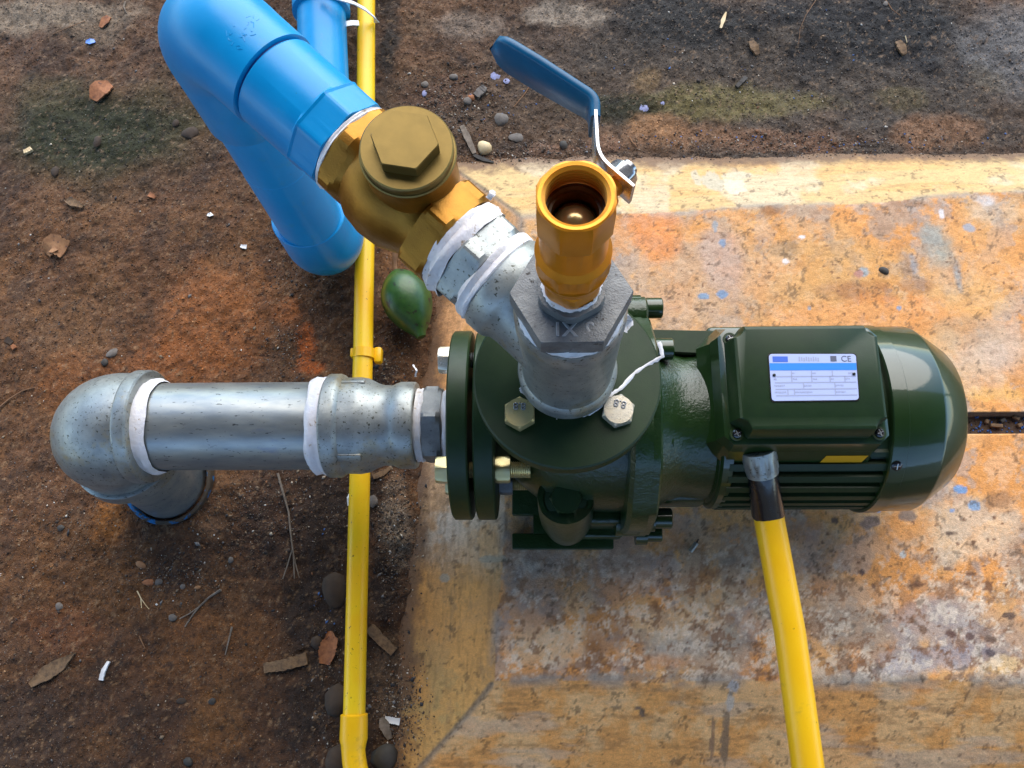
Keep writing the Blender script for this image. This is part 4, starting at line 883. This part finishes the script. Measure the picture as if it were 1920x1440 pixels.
# saddle clip
c = W(690, 663, .045); sc_ = thing('conduit_clip', c, 'small yellow plastic clip holding the conduit above the steel reducer', 'clip')
cy_ = W(683, 663, .036)
MB().lathe([(-.006, yr+.0012), (.006, yr+.0012)], (cy_.x, cy_.y, .0355), (.02, 1, 0), 32).build('band', 'yellow', sc_)
MB().box((cy_.x+.0165, cy_.y-.001, .030), (.010, .020, .014), .003).build('tab', 'yellow', sc_)
MB().box((cy_.x-.0145, cy_.y+.002, .030), (.007, .012, .012), .002).build('tab', 'yellow', sc_)
# conduit from the motor
yv = thing('cable_conduit', W(1515, 1300, .2), 'smooth yellow conduit with a black sleeve running from the motor box to the bottom edge', 'conduit')
s0_ = g1-gd*.004; s1_ = W(1440, 962, .196); s2_ = W(1480, 1180, .19); s3_ = W(1515, 1440, .175); s4_ = s3_+(s3_-s2_)*1.4
MB().sweep([s0_, lerp(s0_, s1_, .15), lerp(s0_, s1_, .5), s1_, s1_+(s2_-s1_).normalized()*.0005], [.0125, .0142, .0146, .0155, .0140], 48, wob=.00012).build('sleeve', 'black', yv, 40)
MB().sweep([lerp(s0_, s1_, .6), s1_, lerp(s1_, s2_, .5), s2_, s3_, s4_], [.0137, .0142, .0143, .0143, .0145, .0145], 48).build('tube', 'yellow', yv)
# cable tie round blue and yellow pipes
ct = thing('cable_tie', W(660, 30, .10), 'white cable tie looped over the blue pipe and the yellow conduit at the top edge', 'cable tie')
def ribbon(pts, wd, thk, name, m, parent, up):
    n = len(pts); V = []; Fc = []; pts = [Vector(p) for p in pts]
    for i, p in enumerate(pts):
        t = (pts[min(i+1, n-1)]-pts[max(i-1, 0)]).normalized(); s_ = t.cross(up[i] if isinstance(up, list) else up).normalized(); nn_ = s_.cross(t)
        for a, b in ((1, 1), (-1, 1), (-1, -1), (1, -1)): V.append(p+s_*a*wd/2+nn_*b*thk/2)
    for i in range(n-1):
        for k in range(4): a = i*4+k; b = i*4+(k+1) % 4; Fc.append((a, b, b+4, a+4))
    Fc += [(0, 1, 2, 3), tuple((n-1)*4+k for k in range(4))]
    return MB().add(V, Fc).build(name, m, parent, 40)
ribbon([W(600, -14, .110), W(636, -3, .104), W(664, 6, .090), W(684, 17, .076), W(703, 33, .062), W(706, 42, .050)], .0078, .0014, 'strap', 'white', ct, Vector((0, .25, 1)))
ribbon([W(640, 46, .062), W(660, 43, .056), W(680, 44, .05)], .0085, .0014, 'strap', 'white', ct, Vector((0, 0, 1)))

# ---- loose tape strands
def strand(name, pts, r, label, flat=.35, m='tape', cat='tape'):
    P = []
    for i in range(len(pts)-1):
        for k in range(5): P.append(lerp(pts[i], pts[i+1], k/5)+Vector((random.uniform(-1, 1), random.uniform(-1, 1), random.uniform(-.5, .5)))*.0003)
    P.append(Vector(pts[-1])); R = [r*random.uniform(.7, 1.25) for _ in P]
    o = MB().sweep(P, R, 6, flat=flat).build(name, m, None, 60); o['label'] = label; o['category'] = cat; return o
zf = RA.z+.0012
strand('tape_strand', [W(1236, 642, zf+.004), W(1243, 668, zf+.002), W(1215, 684, zf), W(1190, 700, zf), W(1165, 728, zf+.002), W(1140, 742, zf+.006), W(1128, 760, zf+.004), W(1105, 775, zf+.002), W(1080, 783, zf), W(1054, 772, zf)], .0017, 'twisted white tape strand trailing right across the green flange')
strand('tape_strand', [W(1045, 786, zf), W(1032, 768, zf), W(1020, 762, zf+.001), W(995, 745, zf+.003), W(978, 735, zf+.004), W(976, 726, zf+.004), W(990, 728, zf+.004), W(1008, 742, zf+.004)], .0011, 'thin looped white tape strand left of the tee foot')
strand('tape_shred', [W(1022, 640, .476), W(1028, 646, .478), W(1034, 641, .478), W(1030, 652, .470), W(1036, 665, .462), W(1040, 662, .46)], .0011, 'ragged white tape shred hanging on the tee rim below the bushing')
strand('tape_shred', [W(1086, 556, .514), W(1092, 545, .514), W(1100, 552, .512), W(1097, 566, .508), W(1103, 556, .51)], .0012, 'ragged white tape shred beneath the orange ball valve')
strand('tape_shred', [W(1168, 622, .40), W(1180, 600, .40), W(1172, 590, .41)], .0035, 'white tape flap sticking out right of the tee', .2)
strand('tape_wisp', [W(779, 706, .20), W(781, 695, .205), W(775, 684, .2)], .0009, 'thin tape wisp standing above the bell reducer')
strand('tape_shred', [W(916, 372, .47), W(921, 366, .473), W(926, 358, .472)], .0022, 'small frayed tape tuft at the outlet of the check valve')
strand('tape_shred', [W(657, 925, .004), W(653, 935, .006), W(655, 948, .004)], .0022, 'pale tape curl left of the yellow conduit')

# ------------------------------------------------------------------ fruit and debris
def gh(p): return float(zsurf(np.array([p.x]), np.array([p.y]))[0])
fp = W(764, 572, .035); fr_o = thing('green_fruit', (fp.x, fp.y, .01), 'small green fruit with black blotches lying between the conduit and the plinth', 'fruit')
a0, a1 = W(742, 508, .035), W(790, 632, .035); pts = [lerp(a0, a1, t) for t in np.linspace(0, 1, 17)]
MB().sweep(pts, [max(.001, .0315*math.sin(math.pi*min(.97, max(.03, (t**.82))))**.72) for t in np.linspace(0, 1, 17)], 36, wob=.00025).build('flesh', 'fruit', fr_o, 60)
MB().sweep([a0+Vector((.001, -.004, 0)), W(740, 500, .037), W(740, 488, .040), W(741, 474, .042)], [.0042, .0030, .0034, .0046], 12, wob=.0003).build('stalk', 'stem', fr_o, 60)

def lay(px, py, z=None):
    p = W(px, py, .003); h = gh(p); return W(px, py, h)
def stone(px, py, rx, ry, m, label, hz_=.7, rot=0, cat='stone', name='stone', seed=0, sink=.35):
    p = lay(px, py); ax = (W(px+rx, py, p.z)-p).length; ay = (W(px, py+ry, p.z)-p).length; hh = min(ax, ay)*hz_
    o = MB().blob((p.x, p.y, p.z+hh*(1-sink)*.5), (ax, ay, hh), 2, .13, Matrix.Rotation(math.radians(rot), 3, 'Z'), px+py+seed).build(name, m, None, 50); o['label'] = label; o['category'] = cat; return o
def chip(pl, w0, thk, m, label, name, cat, curl=0, taper=None, n=8):
    """flat piece following picture points; w0 = half width in metres (list allowed)"""
    P = [lay(*q) for q in pl]; ps = []
    for i in range(len(P)-1):
        for k in range(n): ps.append(lerp(P[i], P[i+1], k/n))
    ps.append(P[-1]); N_ = len(ps); V = []; Fc = []; rr = random.Random(int(pl[0][0]*7+pl[0][1]))
    for i, p in enumerate(ps):
        t = (ps[min(i+1, N_-1)]-ps[max(i-1, 0)]); t.z = 0; t.normalize(); s_ = Vector((-t.y, t.x, 0)); f = i/(N_-1)
        w_ = np.interp(f, np.linspace(0, 1, len(w0)), w0) if hasattr(w0, '__len__') else w0
        w_ *= rr.uniform(.88, 1.1); z_ = p.z+thk*.6+.0008+curl*math.sin(f*math.pi)
        for a, b, cz in ((-1, 0, curl*.5), (-.45, 0, 0), (.45, 0, 0), (1, 0, curl*.5), (1, 1, curl*.5), (.45, 1, 0), (-.45, 1, 0), (-1, 1, curl*.5)):
            V.append((p.x+s_.x*a*w_, p.y+s_.y*a*w_, z_+cz-(thk/2 if b else -thk/2)+rr.uniform(-1, 1)*thk*.12))
    for i in range(N_-1):
        for k in range(8): a = i*8+k; b = i*8+(k+1) % 8; Fc.append((a, b, b+8, a+8))
    Fc += [tuple(range(8)), tuple((N_-1)*8+k for k in range(8))]
    o = MB().add(V, Fc).build(name, m, None, 30); o['label'] = label; o['category'] = cat; return o
def twig(paths, r, m, label, name='twig', cat='twig'):
    mb = MB()
    for k, pl in enumerate(paths):
        P = [lay(*q)+Vector((0, 0, r*1.2)) for q in pl]; mb.sweep(P, [r*(1-.45*i/(len(P)-1))*(1 if k == 0 else .65) for i in range(len(P))], 7, wob=r*.12)
    o = mb.build(name, m, None, 50); o['label'] = label; o['category'] = cat; return o
# leaves
chip([(178, 190), (190, 172), (210, 160)], [.006, .013, .013, .007], .0022, 'leaforange', 'rusty orange leaf scrap on the mossy soil at upper left', 'leaf_scrap', 'leaf', .003)
chip([(190, 128-75), (200, 40), (206, 33)], [.003, .007, .004], .0015, 'leaforange', 'small orange crumb near the grey top left corner', 'leaf_scrap', 'leaf', .001)
chip([(92, 480), (105, 462), (126, 470)], [.006, .014, .012], .002, 'leaf', 'crumpled tan dry leaf at the left on bare soil', 'dry_leaf', 'leaf', .005)
chip([(126, 378), (140, 383), (158, 390)], [.002, .006, .002], .003, 'wood', 'brown husk sliver on the soil below the mossy patch', 'husk', 'husk', .002)
chip([(280, 365), (288, 369), (292, 372)], [.004, .002], .001, 'leaforange', 'tiny orange leaf tip below the moss', 'leaf_scrap', 'leaf', .001)
chip([(610, 1245), (616, 1222), (622, 1200), (620, 1183)], [.006, .0105, .009, .002], .0018, 'leaforange', 'curled orange brown leaf beside the yellow conduit near the bottom', 'dry_leaf', 'leaf', .004)
# wood
chip([(60, 1284), (90, 1262), (118, 1245), (143, 1224)], [.003, .0085, .007, .0006], .003, 'wood', 'pointed brown bark chip at lower left', 'bark_chip', 'bark', .001)
chip([(497, 1252), (535, 1246), (577, 1234)], [.0055, .0062, .0065], .004, 'wood', 'short weathered wood chip left of the yellow conduit', 'wood_chip', 'wood', 0)
chip([(694, 1176), (716, 1200), (740, 1222)], [.0055, .006, .005], .005, 'wood', 'brown wood stub right of the yellow conduit', 'wood_chip', 'wood', 0)
chip([(866, 238), (878, 262), (890, 290)], [.0035, .0045, .003], .003, 'woodgrey', 'grey splinter of wood beside the cream pebble above the check valve', 'wood_splinter', 'wood', 0)
chip([(888, 292), (905, 300), (926, 306)], [.002, .003, .001], .002, 'stonedark', 'black charred stick at the top edge of the plinth', 'wood_splinter', 'wood', 0)
chip([(1407, 80), (1413, 92), (1420, 105)], [.004, .0065, .003], .003, 'wood', 'brown bark flake in the dark soil at top centre right', 'bark_chip', 'bark', .001)
chip([(1681, 80), (1688, 92), (1694, 105)], [.004, .0065, .003], .003, 'wood', 'brown bark flake in the dark soil nearer the top right', 'bark_chip', 'bark', .001)
chip([(1351, 54), (1355, 40), (1361, 24)], [.0015, .003, .0008], .001, 'stonecream', 'pale pointed splinter on the black soil at the top', 'splinter', 'wood', .001)
chip([(1380, 165), (1390, 155), (1398, 147)], [.0025, .003], .003, 'stonedark', 'dark wood bit on the greenish soil at the top', 'wood_splinter', 'wood', 0)
chip([(893, 183), (903, 174), (910, 166)], [.005, .006, .004], .004, 'stonegrey', 'grey brown bark lump in the gravel below the lever', 'bark_chip', 'bark', .001)
chip([(700, 895), (718, 888), (732, 878)], [.003, .0035, .002], .002, 'wood', 'short stick poking out under the bell reducer', 'twig', 'twig', 0)
chip([(716, 1345), (722, 1360), (732, 1385)], [.0025, .006, .003], .002, 'woodgrey', 'grey leaf sliver right of the conduit bend', 'leaf_sliver', 'leaf', .001)
chip([(722, 1348), (736, 1350), (750, 1353)], [.0035, .0035], .0012, 'white', 'pale flattened straw loop right of the conduit bend', 'straw', 'straw', .001)
chip([(192, 1275), (197, 1258), (206, 1240)], [.0024, .0026, .0018], .0025, 'white', 'white split plastic tube scrap on the soil at lower left', 'plastic_scrap', 'scrap', .001)
chip([(452, 462), (457, 464), (463, 464)], [.002, .003], .001, 'white', 'white paper speck left of the lower blue elbow', 'paper_scrap', 'scrap', .001)
chip([(390, 403), (395, 405), (399, 402)], [.002, .003], .001, 'white', 'white flake left of the blue down pipe', 'paper_scrap', 'scrap', .001)
chip([(162, 80), (171, 80), (179, 78)], [.002, .005, .003], .001, 'chipblue', 'bright blue plastic flake near the top left corner', 'plastic_flake', 'scrap', .001)
chip([(48, 288), (54, 286), (62, 281)], [.0028, .0030], .004, 'stonecream', 'pale cut stub on the dark moss at the left edge', 'stub', 'wood', 0)
chip([(26, 648), (30, 655)], [.0022, .0028], .003, 'leaforange', 'reddish plastic bit at the left edge', 'plastic_scrap', 'scrap', 0)
chip([(12, 636), (24, 644)], [.004, .003], .001, 'stone', 'brown flake at the left edge above the elbow', 'bark_chip', 'bark', 0)
# twigs
twig([[(522, 888), (532, 925), (542, 960), (546, 1000), (551, 1040), (553, 1085)], [(549, 1030), (540, 1060), (531, 1086)], [(551, 1040), (556, 1062), (562, 1083)]], .0016, 'woodgrey', 'long grey twig with a frayed end below the reducer')
twig([[(0, 765), (20, 748), (44, 733), (66, 727)]], .0013, 'stem', 'thin twig at the left edge above the steel elbow')
twig([[(415, 1106), (393, 1120), (374, 1138), (361, 1155), (348, 1175)], [(374, 1138), (357, 1150), (338, 1160)]], .0015, 'woodgrey', 'forked grey twig on the soil below the standpipe')
twig([[(436, 1175), (430, 1200), (423, 1228)]], .0012, 'woodgrey', 'short straight twig at lower centre left')
twig([[(258, 1108), (265, 1122), (266, 1140)], [(264, 1120), (272, 1132), (280, 1142)]], .0008, 'stonecream', 'tiny forked rootlet beside the pebbles')
twig([[(262, 1192), (268, 1206), (273, 1216)]], .0009, 'stem', 'tiny brown twig right of the bark chip')
twig([[(1000, 150), (985, 175), (964, 200)]], .0006, 'leaf', 'thin dry grass blade below the lever')
twig([[(1530, 0), (1510, 30), (1500, 55), (1497, 82)]], .0005, 'stem', 'long curved hair-like root on the dark soil at the top')
twig([[(1660, 0), (1672, 18), (1688, 30)]], .0006, 'leaf', 'fine root fibre at the top right edge')
twig([[(1180, 258), (1186, 268), (1194, 276)]], .0010, 'leaf', 'pale curved splinter just above the plinth right of the lever')
twig([[(1697, 68), (1700, 80), (1697, 88)]], .0007, 'stonecream', 'pale curved fibre beside the bark flake at top right')
twig([[(236, 5), (233, 14), (238, 26)]], .0014, 'woodgrey', 'grey stem piece at the very top left')
twig([[(100, 95-30), (130, 52), (160, 40)]], .0008, 'stem', 'thin brown twig near the grey top left corner')
# stones
stone(909, 279, 14, 13, 'stonecream', 'round cream pebble above the check valve', .8)
stone(968, 258, 15, 8, 'stonegrey', 'flat translucent grey chip right of the cream pebble', .25)
stone(941, 225, 14, 13, 'stonegrey', 'grey rough stone below the lever', .5)
stone(884, 222-38, 7, 6, 'leaforange', 'tiny orange pebble among the gravel', .6)
stone(877, 190, 8, 7, 'stonegrey', 'small grey pebble in the gravel', .6)
stone(358, 250, 16, 11, 'stone', 'tan flat stone left of the blue pipes', .35)
stone(330, 232, 7, 8, 'stone', 'little brown stone left of the blue pipes', .5)
stone(183, 266, 7, 11, 'stone', 'mossy pebble on the green patch', .5)
stone(104, 322, 7, 9, 'stone', 'dark mossy pebble low on the green patch', .5)
stone(197, 680, 7, 7, 'stonedark', 'dark pebble above the steel elbow', .6)
stone(211, 662, 12, 7, 'stonegrey', 'grey flat stone above the steel elbow', .4, 40)
stone(324, 1158, 8, 7, 'stonegrey', 'round grey pebble beside the forked twig', .6)
stone(264, 1059, 11, 6, 'leaf', 'tan flat pebble below the sleeve ring', .5, -20)
stone(278, 1092, 11, 6, 'leaforange', 'ochre pebble in the little stone cluster', .5)
stone(297, 1091, 8, 7, 'stonegrey', 'pinkish pebble in the little stone cluster', .5)
stone(343, 1100, 5, 5, 'stonegrey', 'small grey pebble right of the stone cluster', .6)
stone(371, 1102, 6, 4, 'leaf', 'small tan pebble right of the stone cluster', .6)
stone(433, 1050, 5, 7, 'stonegrey', 'pale grey pebble on the dark grit', .6)
stone(595, 1205, 12, 13, 'stone', 'brown stone left of the curled leaf', .6)
stone(628, 1105, 24, 34, 'stone', 'large round brown stone half under the conduit, upper', .55, sink=.5)
stone(634, 1312, 24, 30, 'stone', 'large round brown stone half under the conduit, above the bend', .6, sink=.5)
stone(636, 1425, 26, 34, 'stone', 'large round brown stone left of the conduit bend', .6, sink=.5)
stone(722, 1418, 25, 26, 'stonedark', 'smooth dark cobble with a pale top right of the conduit bend', .75, sink=.4)
stone(398, 1320-5, 7, 6, 'stonedark', 'dark pebble at lower centre left', .5)
stone(340, 1314, 10, 6, 'stone', 'brown pebble at lower centre left', .5)
stone(354, 1428, 9, 9, 'stonedark', 'dark pebble near the bottom edge', .5)
stone(1057, 272, 8, 8, 'stonedark', 'dark purple pebble above the plinth edge', .5)
stone(850, 145, 9, 6, 'stonegrey', 'blue grey pebble in the gravel right of the conduit', .5)
stone(797, 159, 7, 6, 'stonegrey', 'small slate pebble right of the yellow conduit', .5)
stone(796, 176, 5, 6, 'lilac', 'pale lilac pebble right of the yellow conduit', .5)
stone(1208, 203, 9, 8, 'lilac', 'lilac paint flake on the greenish soil', .15, cat='paint flake', name='paint_flake')
stone(1242, 193, 4, 4, 'lilac', 'tiny lilac paint flake further right', .15, cat='paint flake', name='paint_flake')
stone(930, 142, 10, 8, 'lilac', 'lilac paint flake below the lever', .12, cat='paint flake', name='paint_flake')
stone(950, 152, 6, 5, 'lilac', 'small lilac flake below the lever', .12, cat='paint flake', name='paint_flake')
stone(111, 1147-10, 7, 8, 'stonegrey', 'grey stone in the left foreground soil', .5)
stone(115, 990, 7, 6, 'stonedark', 'slate pebble left of the sleeve ring', .5)
stone(700, 940, 9, 11, 'stonegrey', 'pale shard between conduit and plinth', .3)
stone(1657, 508, 10, 7, 'stonedark', 'dark beetle-like husk on the orange plinth', .5, -25, 'husk', 'husk')
stone(1660, 8, 5, 5, 'stonegrey', 'grey pebble at the top edge of the dark soil', .5)
# metal cable end on the slab
ce = thing('wire_offcut', W(1302, 1025, ZT+.004), 'small grey wire offcut lying on the plinth right of the pump', 'wire')
MB().sweep([W(1294, 1034, ZT+.003), W(1306, 1018, ZT+.004)], .0027, 12).build('sheath', 'galv', ce)
MB().sweep([W(1306, 1018, ZT+.004), W(1310, 1011, ZT+.005)], .0009, 6).build('core', 'stonedark', ce)
for i, (px, py, ww, hh_) in enumerate(((1868, 798, 30, 4), (1880, 788, 14, 4), (1905, 783, 16, 4), (1850, 790, 10, 3), (1912, 797, 12, 4))):
    zq = ZT-.009; p = W(px, py, zq); o = MB().box((p.x, p.y, zq), (ww*.00045, .004, .004), .0006, Matrix.Rotation(math.radians((-5, 30, -35, 60, 20)[i]), 3, 'Z')).build('wood_bit', 'wood' if i != 1 else 'stonedark', None)
    o['label'] = ['longest brown wood bit in the slab gap', 'dark wood bit tilted in the slab gap', 'slanted brown wood bit at the right end of the slab gap', 'steep little wood bit at the left of the slab gap', 'short wood bit low at the right end of the slab gap'][i]; o['category'] = 'wood'
